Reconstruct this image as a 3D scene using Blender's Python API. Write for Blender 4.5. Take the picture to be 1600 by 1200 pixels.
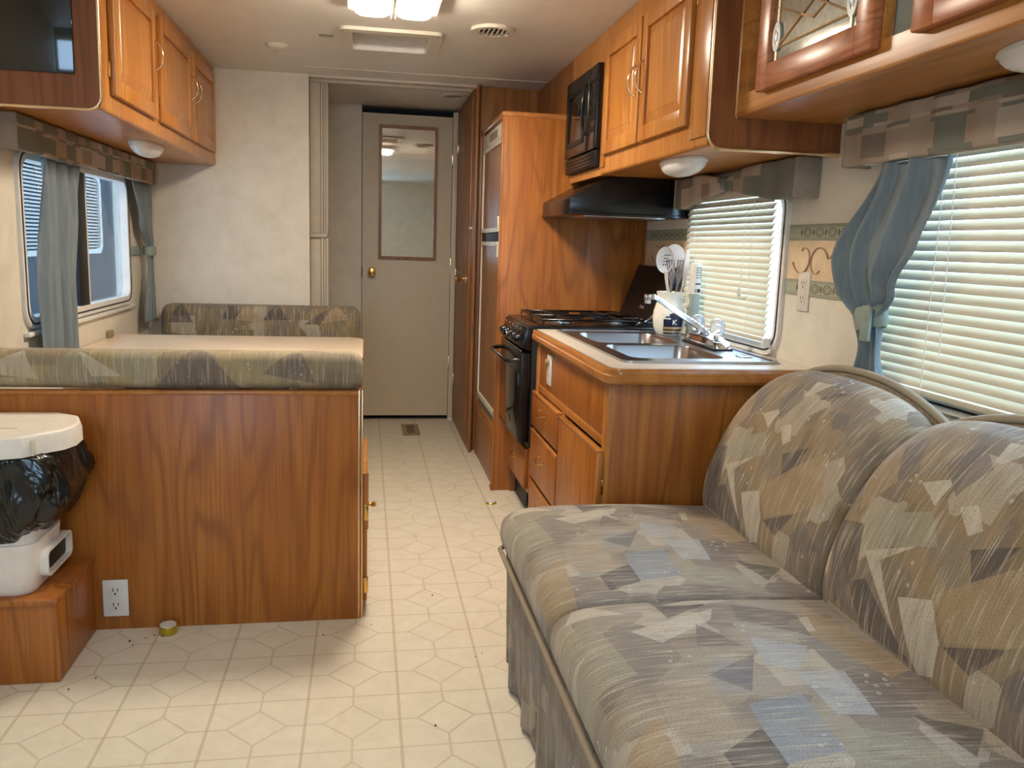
import bpy, bmesh, math, random
from mathutils import Vector, Matrix
random.seed(7)
for o in list(bpy.data.objects):
    bpy.data.objects.remove(o, do_unlink=True)
SC = bpy.context.scene
COL = SC.collection
PI = math.pi

# ------------------------------------------------------------------ camera
cam_d = bpy.data.cameras.new('camera')
cam = bpy.data.objects.new('camera', cam_d)
COL.objects.link(cam)
cam_d.sensor_fit = 'HORIZONTAL'
cam_d.sensor_width = 36.0
cam_d.lens = 1310.0 / 1600.0 * 36.0
cam_d.clip_start = 0.02
R_ = Vector((0.98510446, -0.16874102, 0.03310084))
D_ = Vector((0.00466141, -0.16621939, -0.98607778))
F_ = Vector((0.17189377, 0.97154392, -0.16295689))
cam.matrix_world = Matrix(((R_.x, -D_.x, -F_.x, 0), (R_.y, -D_.y, -F_.y, 0), (R_.z, -D_.z, -F_.z, 1.15), (0, 0, 0, 1)))
SC.camera = cam

# ------------------------------------------------------------------ world, light, exposure
world = bpy.data.worlds.new('sky')
SC.world = world
world.use_nodes = True
wb = world.node_tree.nodes['Background']
wb.inputs[0].default_value = (0.55, 0.75, 1.0, 1)
wb.inputs[1].default_value = 8.5
LAMP_STRENGTH = 112.0
SC.view_settings.view_transform = 'Standard'
SC.view_settings.look = 'None'
SC.view_settings.gamma = 1.0
SC.view_settings.use_curve_mapping = False
SC.view_settings.exposure = 0.38


def portal(name, loc, rot, sx, sy):
    l = bpy.data.lights.new(name, 'AREA')
    l.shape = 'RECTANGLE'
    l.size = sx
    l.size_y = sy
    l.cycles.is_portal = True
    o = bpy.data.objects.new(name, l)
    COL.objects.link(o)
    o.location = loc
    o.rotation_euler = rot
    return o


portal('sky_portal', (1.42, 2.845, 1.10), (0, PI / 2, 0), 0.6, 0.95)
portal('sky_portal', (1.42, 1.225, 1.16), (0, PI / 2, 0), 0.75, 1.6)
portal('sky_portal', (-.52, -1.42, 1.25), (PI / 2, 0, 0), 1.1, 0.85)


# ------------------------------------------------------------------ materials
def srgb(r, g, b):
    f = lambda c: (c / 255 / 12.92) if c <= 10 else ((c / 255 + .055) / 1.055) ** 2.4
    return (f(r), f(g), f(b), 1)


class NT:
    def __init__(self, name):
        self.m = bpy.data.materials.new(name)
        self.m.use_nodes = True
        self.t = self.m.node_tree
        self.b = self.t.nodes['Principled BSDF']

    def n(self, typ, **k):
        nd = self.t.nodes.new(typ)
        for a, v in k.items():
            setattr(nd, a, v)
        return nd

    def l(self, a, b):
        self.t.links.new(a, b)

    def math(self, op, a, b=None, c=None, clamp=False):
        nd = self.n('ShaderNodeMath', operation=op)
        nd.use_clamp = clamp
        for i, v in enumerate((a, b, c)):
            if v is None:
                continue
            if isinstance(v, (int, float)):
                nd.inputs[i].default_value = v
            else:
                self.l(v, nd.inputs[i])
        return nd.outputs[0]

    def mix(self, fac, a, b, blend='MIX'):
        nd = self.n('ShaderNodeMix', data_type='RGBA', blend_type=blend)
        for s, v in ((nd.inputs[0], fac), (nd.inputs[6], a), (nd.inputs[7], b)):
            if isinstance(v, (int, float)):
                s.default_value = v
            elif isinstance(v, tuple):
                s.default_value = v
            else:
                self.l(v, s)
        return nd.outputs[2]

    def pos(self, scale=(1, 1, 1), loc=(0, 0, 0), src='pos'):
        if src == 'pos':
            o = self.n('ShaderNodeNewGeometry').outputs['Position']
        else:
            o = self.n('ShaderNodeTexCoord').outputs[src]
        mp = self.n('ShaderNodeMapping')
        self.l(o, mp.inputs[0])
        mp.inputs['Scale'].default_value = scale
        mp.inputs['Location'].default_value = loc
        return mp.outputs[0]

    def noise(self, vec, scale=5, detail=2, rough=.5, dist=0):
        nd = self.n('ShaderNodeTexNoise')
        self.l(vec, nd.inputs['Vector'])
        nd.inputs['Scale'].default_value = scale
        nd.inputs['Detail'].default_value = detail
        nd.inputs['Roughness'].default_value = rough
        nd.inputs['Distortion'].default_value = dist
        return nd.outputs['Fac']

    def ramp(self, fac, stops):
        nd = self.n('ShaderNodeValToRGB')
        self.l(fac, nd.inputs[0])
        e = nd.color_ramp.elements
        while len(e) < len(stops):
            e.new(.5)
        for el, (p, c) in zip(e, stops):
            el.position = p
            el.color = c
        return nd.outputs[0]

    def bump(self, h, strength=.2, dist=.002):
        nd = self.n('ShaderNodeBump')
        nd.inputs['Strength'].default_value = strength
        nd.inputs['Distance'].default_value = dist
        self.l(h, nd.inputs['Height'])
        self.l(nd.outputs[0], self.b.inputs['Normal'])

    def set(self, col=None, rough=None, metal=None, spec=None, **k):
        i = self.b.inputs
        if col is not None:
            if isinstance(col, tuple):
                i['Base Color'].default_value = col
            else:
                self.l(col, i['Base Color'])
        if rough is not None:
            i['Roughness'].default_value = rough
        if metal is not None:
            i['Metallic'].default_value = metal
        if spec is not None:
            i['Specular IOR Level'].default_value = spec
        for a, v in k.items():
            i[a].default_value = v
        return self.m


def plain(name, col, rough=.5, metal=0, spec=.5, var=.04, vscale=30, **k):
    """a plain colour with a faint procedural unevenness"""
    t = NT(name)
    f = t.noise(t.pos(), vscale, 3)
    lo = tuple(c * (1 - var) for c in col[:3]) + (1,)
    hi = tuple(min(1, c * (1 + var)) for c in col[:3]) + (1,)
    t.set(t.ramp(f, ((.3, lo), (.7, hi))), rough, metal, spec, **k)
    return t.m


def wood(name, light, mid, dark, rough=.35, axis='z', freq=16, scale=1.0):
    t = NT(name)
    s = [4.2 * scale] * 3
    fine = [130.0] * 3
    i = 'xyz'.index(axis)
    s[i] = .55 * scale
    fine[i] = 3.0
    v = t.pos(tuple(s))
    n1 = t.noise(v, 1.6, 1.5, .45, .25)
    rings = t.math('SINE', t.math('MULTIPLY', n1, freq * 6.28))
    rings = t.math('MULTIPLY_ADD', rings, .5, .5)
    rings = t.math('POWER', rings, 3.0)
    broad = t.noise(v, 3.1, 2)
    fib = t.noise(t.pos(tuple(fine)), 1.0, 3, .6)
    base = t.ramp(broad, ((.32, mid), (.68, light)))
    mask = t.math('MULTIPLY', rings, t.math('MULTIPLY_ADD', broad, 1.3, -.25, True))
    c = t.mix(t.math('MULTIPLY', mask, .95), base, dark)
    c = t.mix(t.math('MULTIPLY', t.math('SUBTRACT', fib, .42, None, True), 1.5, None, True), c, dark)
    t.set(c, rough, 0, .45)
    t.bump(fib, .08, .001)
    return t.m


M = {}
M['oak'] = wood('golden_oak', srgb(197, 137, 68), srgb(179, 113, 47), srgb(138, 80, 30), .28, 'z', 10)
M['oak_y'] = wood('golden_oak_rail', srgb(196, 136, 70), srgb(180, 114, 49), srgb(138, 80, 30), .3, 'y', 10)
M['panel'] = wood('oak_laminate_panel', srgb(184, 116, 48), srgb(164, 95, 35), srgb(112, 58, 18), .36, 'z', 9)
M['panel_low'] = wood('oak_laminate_plinth', srgb(180, 104, 44), srgb(160, 86, 36), srgb(116, 56, 22), .4, 'x', 8)
M['walnut'] = wood('brown_laminate', srgb(164, 110, 60), srgb(146, 92, 46), srgb(102, 60, 28), .4, 'z', 8)
M['dkwood'] = wood('dark_end_laminate', srgb(152, 94, 54), srgb(134, 78, 42), srgb(92, 50, 24), .4, 'z', 9)
M['trimwood'] = wood('rounded_edge_wood', srgb(190, 128, 66), srgb(170, 108, 50), srgb(160, 96, 44), .22, 'y', 5)
M['rose'] = wood('reddish_oak_frame', srgb(196, 126, 82), srgb(178, 106, 66), srgb(126, 68, 42), .3, 'y', 14, 1.6)
M['brass'] = plain('polished_brass', srgb(222, 176, 96), .22, 1)
M['pbrass'] = plain('pale_brass', srgb(235, 205, 165), .25, 1)
M['chrome'] = plain('chrome', srgb(215, 215, 218), .1, 1)
M['steel'] = plain('brushed_steel', srgb(176, 176, 178), .26, 1, vscale=60)
M['black'] = plain('black_enamel', srgb(16, 16, 17), .22, 0, .5)
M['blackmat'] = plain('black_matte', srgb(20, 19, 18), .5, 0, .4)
M['blackglass'] = plain('black_glass', srgb(12, 12, 13), .06, 0, .8)
M['white'] = plain('white_plastic', srgb(226, 222, 214), .4)
M['offwhite'] = plain('off_white_plastic', srgb(214, 206, 190), .45)
M['fold'] = plain('shaded_folding_door_vinyl', srgb(182, 170, 150), .5)  # vinyl colour darkened for the shade behind the partition
M['lens'] = plain('frosted_lens', srgb(232, 230, 226), .3)
M['bin'] = plain('white_bin_plastic', srgb(236, 231, 220), .42)
M['door'] = plain('painted_door', srgb(214, 200, 176), .42, 0, .4, .02)
M['counter'] = plain('counter_laminate', srgb(214, 205, 190), .3, 0, .5, .03, 200)
M['table'] = plain('table_laminate', srgb(226, 205, 180), .28, 0, .5, .02, 90)
M['tie'] = plain('grey_green_tieback', srgb(140, 152, 142), .8, 0, .2, .05, 60)
M['greyglass'] = plain('grey_green_panel', srgb(140, 148, 140), .3)
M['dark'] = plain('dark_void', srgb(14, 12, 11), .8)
M['register'] = plain('brown_register', srgb(150, 128, 96), .5)
M['gold'] = plain('gold_band', srgb(190, 168, 60), .3, .8)
M['ceramic'] = plain('cream_ceramic', srgb(238, 233, 218), .18)
M['navy'] = plain('navy_glaze', srgb(34, 38, 62), .2)
M['ochre'] = plain('ochre_glaze', srgb(214, 158, 86), .25)
M['utensil'] = plain('white_nylon', srgb(226, 214, 206), .35)
M['utgrey'] = plain('grey_nylon', srgb(150, 138, 136), .4)
M['piping'] = plain('woven_piping', srgb(150, 138, 118), .85, 0, .2, .2, 400)
M['lining'] = plain('valance_lining', srgb(150, 136, 120), .85, 0, .2, .08, 80)
M['dirt'] = plain('dirt_speck', srgb(60, 46, 34), .9)
M['printg'] = plain('printed_grey_green', srgb(128, 130, 112), .75, 0, .2)
M['printd'] = plain('printed_dark_olive', srgb(110, 112, 96), .75, 0, .2)
M['printr'] = plain('printed_rose_brown', srgb(176, 144, 120), .75, 0, .2)
M['bordergreen'] = plain('wallpaper_band_green', srgb(168, 168, 146), .7, 0, .25, .08, 60)
M['bordercream'] = plain('wallpaper_band_cream', srgb(214, 190, 156), .7, 0, .25, .08, 25)
M['seam'] = plain('seam_strip', srgb(206, 194, 174), .4)


def t_mirror():
    t = NT('mirror_glass')
    f = t.noise(t.pos(), 6, 1)
    return t.set(t.ramp(f, ((0, (.86, .88, .87, 1)), (1, (.9, .91, .9, 1)))), .015, 1)


M['mirror'] = t_mirror()


def t_leaded():
    t = NT('silvered_etched_glass')
    f = t.noise(t.pos(), 60, 3)
    t.set(t.ramp(f, ((.3, (.36, .37, .34, 1)), (.7, (.5, .5, .46, 1)))), .07, .92)
    t.bump(f, .04, .001)
    return t.m


M['leaded'] = t_leaded()


def t_pane(name='window_glass', k=1.0):
    t = NT(name)
    tr = t.n('ShaderNodeBsdfTransparent')
    gl = t.n('ShaderNodeBsdfGlossy')
    gl.inputs['Roughness'].default_value = .02
    f = t.noise(t.pos(), 4, 1)
    t.l(t.ramp(f, ((0, (.9 * k, .95 * k, .97 * k, 1)), (1, (.95 * k, .98 * k, 1 * k, 1)))), tr.inputs[0])
    lw = t.n('ShaderNodeLayerWeight')
    fr = t.math('MULTIPLY_ADD', t.math('POWER', lw.outputs['Facing'], 5), .9, .04)
    mx = t.n('ShaderNodeMixShader')
    t.l(fr, mx.inputs[0])
    t.l(tr.outputs[0], mx.inputs[1])
    t.l(gl.outputs[0], mx.inputs[2])
    t.l(mx.outputs[0], t.t.nodes['Material Output'].inputs[0])
    return t.m


M['pane'] = t_pane()
M['tint'] = t_pane('tinted_window_glass', .5)


def t_crystal():
    t = NT('clear_acrylic')
    f = t.noise(t.pos(), 40, 1)
    t.set(t.ramp(f, ((0, (.9, .94, .97, 1)), (1, (1, 1, 1, 1)))), .06)
    t.b.inputs['Transmission Weight'].default_value = .75
    t.b.inputs['IOR'].default_value = 1.45
    return t.m


M['crystal'] = t_crystal()


def t_slat(name='vinyl_slat', ca=srgb(200, 190, 168), cb=srgb(210, 202, 182), k=.05, sc=(1, 1, 30)):
    t = NT(name)
    f = t.noise(t.pos(sc), 8, 2)
    c = t.ramp(f, ((.3, ca), (.7, cb)))
    d = t.n('ShaderNodeBsdfDiffuse')
    tl = t.n('ShaderNodeBsdfTranslucent')
    t.l(c, d.inputs[0])
    t.l(c, tl.inputs[0])
    mx = t.n('ShaderNodeMixShader')
    mx.inputs[0].default_value = k
    t.l(d.outputs[0], mx.inputs[1])
    t.l(tl.outputs[0], mx.inputs[2])
    t.l(mx.outputs[0], t.t.nodes['Material Output'].inputs[0])
    return t.m


M['slat'] = t_slat()
M['curtain'] = t_slat('blue_grey_curtain', srgb(126, 137, 142), srgb(138, 149, 154), .16, (12, 12, 1))


def t_lamp(name, k):
    t = NT(name)
    f = t.noise(t.pos(), 20, 1)
    c = t.ramp(f, ((0, (1, .86, .69, 1)), (1, (1, .88, .72, 1))))
    t.set((1, 1, 1, 1), .4)
    t.l(c, t.b.inputs['Emission Color'])
    t.b.inputs['Emission Strength'].default_value = LAMP_STRENGTH * k
    return t.m


M['lamp'] = t_lamp('lit_lamp_lens', 1)
M['lamp_fill'] = t_lamp('dimmer_fill_lamp_lens', .28)


def t_wallpaper(name, a, b, rough=.62):
    t = NT(name)
    f = t.noise(t.pos(), 9, 5, .62, .6)
    g = t.noise(t.pos(), 70, 2)
    c = t.ramp(f, ((.3, a), (.72, b)))
    t.set(c, rough, 0, .3)
    t.bump(g, .08, .001)
    return t.m


M['wall'] = t_wallpaper('mottled_wallpaper', srgb(212, 204, 186), srgb(226, 218, 202))
M['ceil'] = t_wallpaper('ceiling_panel', srgb(219, 214, 204), srgb(226, 221, 212), .5)


def t_floor():
    t = NT('sheet_vinyl_with_diamond_print')
    p = t.pos()
    sep = t.n('ShaderNodeSeparateXYZ')
    t.l(p, sep.inputs[0])
    a = t.math('FRACT', t.math('ADD', t.math('MULTIPLY_ADD', sep.outputs[0], 1 / .2255, -.086 / .2255), 50.5))
    b = t.math('FRACT', t.math('ADD', t.math('MULTIPLY_ADD', sep.outputs[1], 1 / .233, -1.784 / .233), 50.5))
    # a,b = .5 on the grid lines; distance from the line
    da = t.math('ABSOLUTE', t.math('SUBTRACT', a, .5))
    db = t.math('ABSOLUTE', t.math('SUBTRACT', b, .5))
    pa = t.math('SUBTRACT', .5, da)   # 0 at the cell centre, .5 on the line
    pb = t.math('SUBTRACT', .5, db)
    w = .013
    L1 = t.math('LESS_THAN', da, .017)
    L2 = t.math('LESS_THAN', db, w)
    dia = t.math('LESS_THAN', t.math('ABSOLUTE', t.math('SUBTRACT', t.math('ADD', pa, pb), .31)), .018)
    s1 = t.math('MULTIPLY', t.math('LESS_THAN', pb, w), t.math('GREATER_THAN', pa, .31))
    s2 = t.math('MULTIPLY', t.math('LESS_THAN', pa, w), t.math('GREATER_THAN', pb, .31))
    thin = t.math('MAXIMUM', t.math('MAXIMUM', dia, L2), t.math('MAXIMUM', s1, s2))
    f = t.noise(p, 14, 5, .65, .8)
    base = t.ramp(f, ((.3, srgb(222, 213, 192)), (.7, srgb(233, 225, 206))))
    patch = t.noise(p, 3.0, 2)
    fade = t.math('MULTIPLY_ADD', patch, .5, .14)
    c = t.mix(t.math('MULTIPLY', thin, fade), base, srgb(176, 160, 128))
    c = t.mix(t.math('MULTIPLY', L1, .46), c, srgb(174, 156, 122))
    t.set(c, .38, 0, .4)
    return t.m


M['floor'] = t_floor()

# upholstery: woven patchwork print, laid out in metres on the cushion (u along the sofa, v across)
CS = {'dark': srgb(80, 74, 71), 'light': srgb(204, 194, 175), 'mid': srgb(116, 106, 100), 'blue': srgb(172, 174, 176),
      'blue2': srgb(142, 150, 159), 'tan': srgb(170, 146, 112), 'green': srgb(162, 157, 136), 'dots': srgb(112, 110, 114), 'stripe': srgb(172, 156, 134)}
SEAT = [('dark', [(-0.05, 0.199), (-0.05, 0.298), (0.052, 0.307), (0.111, 0.211)]), ('light', [(0.046, 0.22), (0.003, 0.321), (0.029, 0.377), (0.05, 0.28)]),
        ('light', [(0.155, 0.125), (0.074, 0.313), (0.125, 0.289), (0.206, 0.166)]), ('mid', [(0.14, 0.254), (0.233, 0.305), (0.226, 0.221)]),
        ('dots', [(0.324, 0.201), (0.263, 0.308), (0.379, 0.25)]), ('blue', [(0.325, 0.35), (0.328, 0.437), (0.457, 0.414), (0.451, 0.352)]),
        ('mid', [(0.328, 0.437), (0.354, 0.498), (0.463, 0.487), (0.466, 0.414)]), ('blue2', [(0.412, 0.228), (0.385, 0.328), (0.537, 0.315), (0.556, 0.209)]),
        ('dark', [(0.522, 0.14), (0.471, 0.22), (0.557, 0.219), (0.587, 0.145)]), ('stripe', [(0.362, 0.099), (0.33, 0.199), (0.491, 0.185), (0.492, 0.093)]),
        ('tan', [(0.499, -0.016), (0.419, 0.086), (0.633, 0.066), (0.654, -0.009)]), ('tan', [(0.066, 0.509), (0.317, 0.573), (0.355, 0.506), (0.165, 0.435)]),
        ('light', [(0.14, 0.436), (0.118, 0.488), (0.18, 0.468), (0.19, 0.426)]), ('green', [(0.479, 0.345), (0.525, 0.458), (0.601, 0.465), (0.57, 0.309)]),
        ('mid', [(.05, .36), (.13, .34), (.2, .45), (.1, .47)]), ('blue', [(.2, .33), (.3, .31), (.32, .36), (.24, .42)]), ('light', [(.0, .06), (.07, .02), (.08, .14)]), ('dark', [(.46, .47), (.56, .5), (.5, .56)]),
        ('green', [(0.1, -0.06), (0.1, 0.07), (0.3, 0.09), (0.33, -0.05)]), ('light', [(0.19, -0.06), (0.2, 0.03), (0.24, -0.06)])]
BACK = [('dark', [(.36, .26), (.44, .30), (.40, .2)]), ('light', [(.18, .33), (.25, .36), (.24, .30)]), ('mid', [(.2, .38), (.27, .33), (.3, .4), (.24, .44)]), ('mid', [(.02, .22), (.09, .3), (.02, .34)]),
        ('tan', [(0.335, 0.167), (0.509, 0.314), (0.565, 0.202), (0.504, 0.158), (0.387, 0.108)]), ('dark', [(0.004, 0.197), (0.095, 0.213), (0.131, 0.121), (0.081, 0.038)]),
        ('dark', [(0.115, 0.097), (0.164, 0.126), (0.28, 0.062), (0.33, 0.037), (0.177, 0.034)]), ('light', [(0.13, 0.167), (0.252, 0.224), (0.181, 0.168)]),
        ('light', [(0.13, 0.167), (0.181, 0.168), (0.28, 0.062)]), ('light', [(0.257, 0.129), (0.335, 0.158), (0.378, 0.101), (0.381, 0.044), (0.342, 0.028)]),
        ('dark', [(0.387, 0.1), (0.505, 0.156), (0.452, 0.085)]), ('green', [(0.092, 0.232), (0.244, 0.29), (0.295, 0.24), (0.128, 0.173)]),
        ('light', [(0.29, 0.41), (0.28, 0.459), (0.345, 0.465), (0.308, 0.415)]), ('dark', [(0.324, 0.387), (0.387, 0.446), (0.464, 0.462), (0.388, 0.428)]),
        ('light', [(0.292, 0.316), (0.324, 0.332), (0.362, 0.296), (0.34, 0.278)]), ('mid', [(0.047, 0.061), (0.045, 0.162), (0.173, 0.033)]),
        ('light', [(-0.03, 0.081), (0.036, 0.082), (0.031, 0.129), (-0.029, 0.101)]), ('dark', [(-0.01, 0.0), (0.003, 0.081), (0.035, 0.072), (0.052, 0.0)]),
        ('mid', [(0.438, 0.398), (0.484, 0.412), (0.506, 0.375), (0.469, 0.358)]), ('tan', [(-0.005, 0.344), (0.06, 0.399), (0.116, 0.316), (0.061, 0.233)]),
        ('mid', [(0.06, 0.399), (0.1, 0.433), (0.158, 0.339), (0.116, 0.316)]), ('mid', [(0.507, 0.104), (0.537, 0.15), (0.61, 0.106), (0.532, 0.075)])]


def fabric(name, shapes, ca, cb, cc, tint=(1, 1, 1), usc=(1, 1)):
    t = NT(name)
    uv = t.n('ShaderNodeTexCoord').outputs['UV']
    mp = t.n('ShaderNodeMapping')
    t.l(uv, mp.inputs[0])
    mp.inputs['Scale'].default_value = (usc[0], usc[1], 1)
    uv = mp.outputs[0]
    add = t.n('ShaderNodeVectorMath', operation='ADD')
    t.l(uv, add.inputs[0])
    add.inputs[1].default_value = (0, 0, 1)
    v1 = add.outputs[0]

    def nz(sx, sy, sc, d=2):
        m = t.n('ShaderNodeMapping')
        t.l(uv, m.inputs[0])
        m.inputs['Scale'].default_value = (sx, sy, 1)
        return t.noise(m.outputs[0], sc, d)
    big = nz(1, 1, 6.5, 2)
    c = t.ramp(big, ((.33, ca), (.5, cb), (.68, cc)))
    # angular background patches
    vor = t.n('ShaderNodeTexVoronoi', distance='CHEBYCHEV')
    t.l(uv, vor.inputs['Vector'])
    vor.inputs['Scale'].default_value = 9.5
    vs = t.n('ShaderNodeSeparateColor')
    t.l(vor.outputs['Color'], vs.inputs[0])
    c = t.mix(t.math('MULTIPLY', t.math('GREATER_THAN', vs.outputs[0], .72), .45), c, CS['mid'])
    c = t.mix(t.math('MULTIPLY', t.math('LESS_THAN', vs.outputs[0], .16), .45), c, CS['light'])
    wear = t.math('MULTIPLY_ADD', nz(60, 14, 1, 3), 1.0, .24, True)
    for kind, pts in shapes:
        A = sum(p[0] * q[1] - q[0] * p[1] for p, q in zip(pts, pts[1:] + pts[:1]))
        if A < 0:
            pts = pts[::-1]
        cur = None
        for p, q in zip(pts, pts[1:] + pts[:1]):
            nx, ny = -(q[1] - p[1]), q[0] - p[0]
            L = math.hypot(nx, ny) or 1
            nx /= L
            ny /= L
            d = t.n('ShaderNodeVectorMath', operation='DOT_PRODUCT')
            t.l(v1, d.inputs[0])
            d.inputs[1].default_value = (nx, ny, -(nx * p[0] + ny * p[1]))
            cur = d.outputs['Value'] if cur is None else t.math('MINIMUM', cur, d.outputs['Value'])
        mask = t.math('MULTIPLY', t.math('GREATER_THAN', cur, 0.0), wear)
        c = t.mix(mask, c, CS[kind])
    # thread streaks across the cloth and the weave
    st = nz(190, 9.0, 1, 2)
    c = t.mix(t.math('MULTIPLY', t.math('SUBTRACT', st, .53, None, True), 3.6, None, True), c, srgb(205, 194, 172))
    sd = nz(150, 7.0, 1.7, 2)
    c = t.mix(t.math('MULTIPLY', t.math('SUBTRACT', sd, .54, None, True), 2.6, None, True), c, srgb(96, 86, 74))
    dots = t.n('ShaderNodeTexVoronoi')
    t.l(uv, dots.inputs['Vector'])
    dots.inputs['Scale'].default_value = 52
    dm = t.math('MULTIPLY', t.math('LESS_THAN', dots.outputs['Distance'], .22), t.math('GREATER_THAN', nz(1, 1, 9, 1), .6))
    c = t.mix(t.math('MULTIPLY', dm, .55), c, srgb(206, 200, 188))
    wv = t.n('ShaderNodeTexChecker')
    t.l(uv, wv.inputs['Vector'])
    wv.inputs['Scale'].default_value = 420
    c = t.mix(t.math('MULTIPLY', wv.outputs['Fac'], .2), c, srgb(70, 62, 54))
    fl_n = nz(1, 1, 330, 2)
    c = t.mix(t.math('MULTIPLY', t.math('SUBTRACT', fl_n, .45, None, True), 1.6, None, True), c, srgb(84, 76, 66))
    if tint != (1, 1, 1):
        c = t.mix(1.0, c, (tint[0], tint[1], tint[2], 1), 'MULTIPLY')
    t.set(c, .85, 0, .2)
    t.b.inputs['Sheen Weight'].default_value = .15
    t.bump(wv.outputs['Fac'], .25, .0008)
    return t.m


M['sofa_seat'] = fabric('sofa_seat_weave', SEAT, srgb(138, 127, 114), srgb(164, 152, 133), srgb(156, 153, 148))
M['sofa_back'] = fabric('sofa_back_weave', BACK, srgb(124, 106, 82), srgb(154, 131, 98), srgb(140, 127, 108))
M['skirt'] = fabric('sofa_skirt_weave', SEAT[:9], srgb(124, 114, 106), srgb(150, 138, 122), srgb(140, 140, 140), (.98, .98, .98), (1.3, 1.3))
M['dinette'] = fabric('dinette_weave', [('mid', [(.5, .0), (.62, .15), (.74, .0)]), ('light', [(.05, .05), (.2, .03), (.16, .12)]), ('green', [(.2, .02), (.3, .14), (.38, .02)]), ('tan', [(.0, .04), (.1, .04), (.1, .16), (.0, .16)]), ('light', [(.3, .12), (.42, .04), (.34, .04)]), ('mid', [(.8, .05), (.95, .02), (.9, .14)]), ('green', [(.4, .05), (.5, .02), (.5, .16), (.4, .16)])],
                        srgb(150, 136, 100), srgb(178, 162, 124), srgb(156, 147, 118))
M['dinette_far'] = fabric('dinette_far_weave', [('dark', [(.04, .0), (.1, .12), (.16, .0)]), ('mid', [(.2, .1), (.24, .14), (.28, .1), (.24, .06)]), ('dark', [(.3, .02), (.42, .02), (.33, .13)]), ('tan', [(.36, .02), (.52, .0), (.42, .1)]), ('dark', [(.5, .02), (.56, .12), (.62, .02)]), ('mid', [(.66, .1), (.71, .15), (.76, .1), (.71, .05)]), ('tan', [(.76, .0), (.92, .03), (.86, .12)]), ('dark', [(.7, .0), (.86, .11), (.78, .0)])],
                            srgb(118, 104, 76), srgb(142, 124, 92), srgb(124, 114, 88))


def t_valance(name, sc):
    t = NT(name)
    uv = t.n('ShaderNodeTexCoord').outputs['UV']
    br = t.n('ShaderNodeTexBrick')
    t.l(uv, br.inputs['Vector'])
    br.inputs['Scale'].default_value = 1
    br.inputs['Brick Width'].default_value = sc
    br.inputs['Row Height'].default_value = sc * .62
    br.inputs['Mortar Size'].default_value = .0
    br.offset = .38
    br.squash = 1.3
    br.inputs['Color1'].default_value = (0, 0, 0, 1)
    br.inputs['Color2'].default_value = (1, 1, 1, 1)
    c = t.ramp(br.outputs['Color'], ((.0, srgb(112, 118, 106)), (.28, srgb(116, 120, 108)), (.3, srgb(168, 150, 132)), (.55, srgb(150, 134, 120)), (.57, srgb(186, 172, 154)), (.8, srgb(176, 160, 142)), (.82, srgb(120, 110, 96))))
    for e in t.t.nodes:
        if e.type == 'VALTORGB':
            e.color_ramp.interpolation = 'CONSTANT'
    n = t.n('ShaderNodeMapping')
    t.l(uv, n.inputs[0])
    n.inputs['Scale'].default_value = (25, 90, 1)
    f = t.noise(n.outputs[0], 1.5, 3)
    c = t.mix(t.math('MULTIPLY', f, .5), c, srgb(140, 126, 112))
    t.set(c, .85, 0, .2)
    return t.m


M['valance'] = t_valance('patchwork_valance_cloth', .07)


def t_bag():
    t = NT('black_bin_liner')
    f = t.noise(t.pos((1, 1, .5)), 11, 2, .5, 1.6)
    t.set(srgb(18, 19, 18), .2, 0, .6)
    t.bump(f, .9, .02)
    return t.m


M['bag'] = t_bag()

# ------------------------------------------------------------------ mesh helpers
ORG = {}


def link(name, bm, mat, parent=None, org=None, smooth=False, auto=None):
    """one bmesh with world coordinates -> one mesh object"""
    o_org = Vector(ORG[parent.name]) if parent else Vector(org or (0, 0, 0))
    bmesh.ops.recalc_face_normals(bm, faces=bm.faces)
    bmesh.ops.translate(bm, verts=bm.verts, vec=-o_org)
    me = bpy.data.meshes.new(name)
    bm.to_mesh(me)
    bm.free()
    if smooth:
        me.polygons.foreach_set('use_smooth', [True] * len(me.polygons))
        if auto:
            me.set_sharp_from_angle(angle=math.radians(auto))
    me.materials.append(M[mat])
    o = bpy.data.objects.new(name, me)
    COL.objects.link(o)
    if parent:
        o.parent = parent
    else:
        o.location = o_org
    ORG[o.name] = tuple(o_org)
    return o


def thing(name, label, cat, loc, group=None):
    o = bpy.data.objects.new(name, None)
    COL.objects.link(o)
    o.location = loc
    o.empty_display_size = .05
    ORG[o.name] = tuple(loc)
    return tag(o, label, cat, group)


def tag(o, label, cat, group=None, kind=None):
    o['label'] = label
    o['category'] = cat
    if group:
        o['group'] = group
    if kind:
        o['kind'] = kind
    return o


def struct(o, label=None):
    o['kind'] = 'structure'
    if label:
        o['label'] = label
    return o


def addbox(bm, x0, x1, y0, y1, z0, z1, bev=0, seg=2):
    g = bmesh.ops.create_cube(bm, size=1)
    vs = g['verts']
    for v in vs:
        v.co = Vector((x0 + (v.co.x + .5) * (x1 - x0), y0 + (v.co.y + .5) * (y1 - y0), z0 + (v.co.z + .5) * (z1 - z0)))
    if bev:
        es = set()
        for v in vs:
            es.update(v.link_edges)
        bmesh.ops.bevel(bm, geom=list(es), offset=bev, segments=seg, profile=.5, affect='EDGES')
    return vs


def box(name, dims, mat, parent=None, bev=.002, seg=2, org=None):
    bm = bmesh.new()
    ds = [dims] if not isinstance(dims[0], (tuple, list)) else dims
    for d in ds:
        addbox(bm, *d, bev=bev, seg=seg)
    return link(name, bm, mat, parent, org, bev > 0, 40)


def ax3(axis, a, b, d):
    return {'x': (d, a, b), 'y': (a, d, b), 'z': (a, b, d)}[axis]


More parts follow.
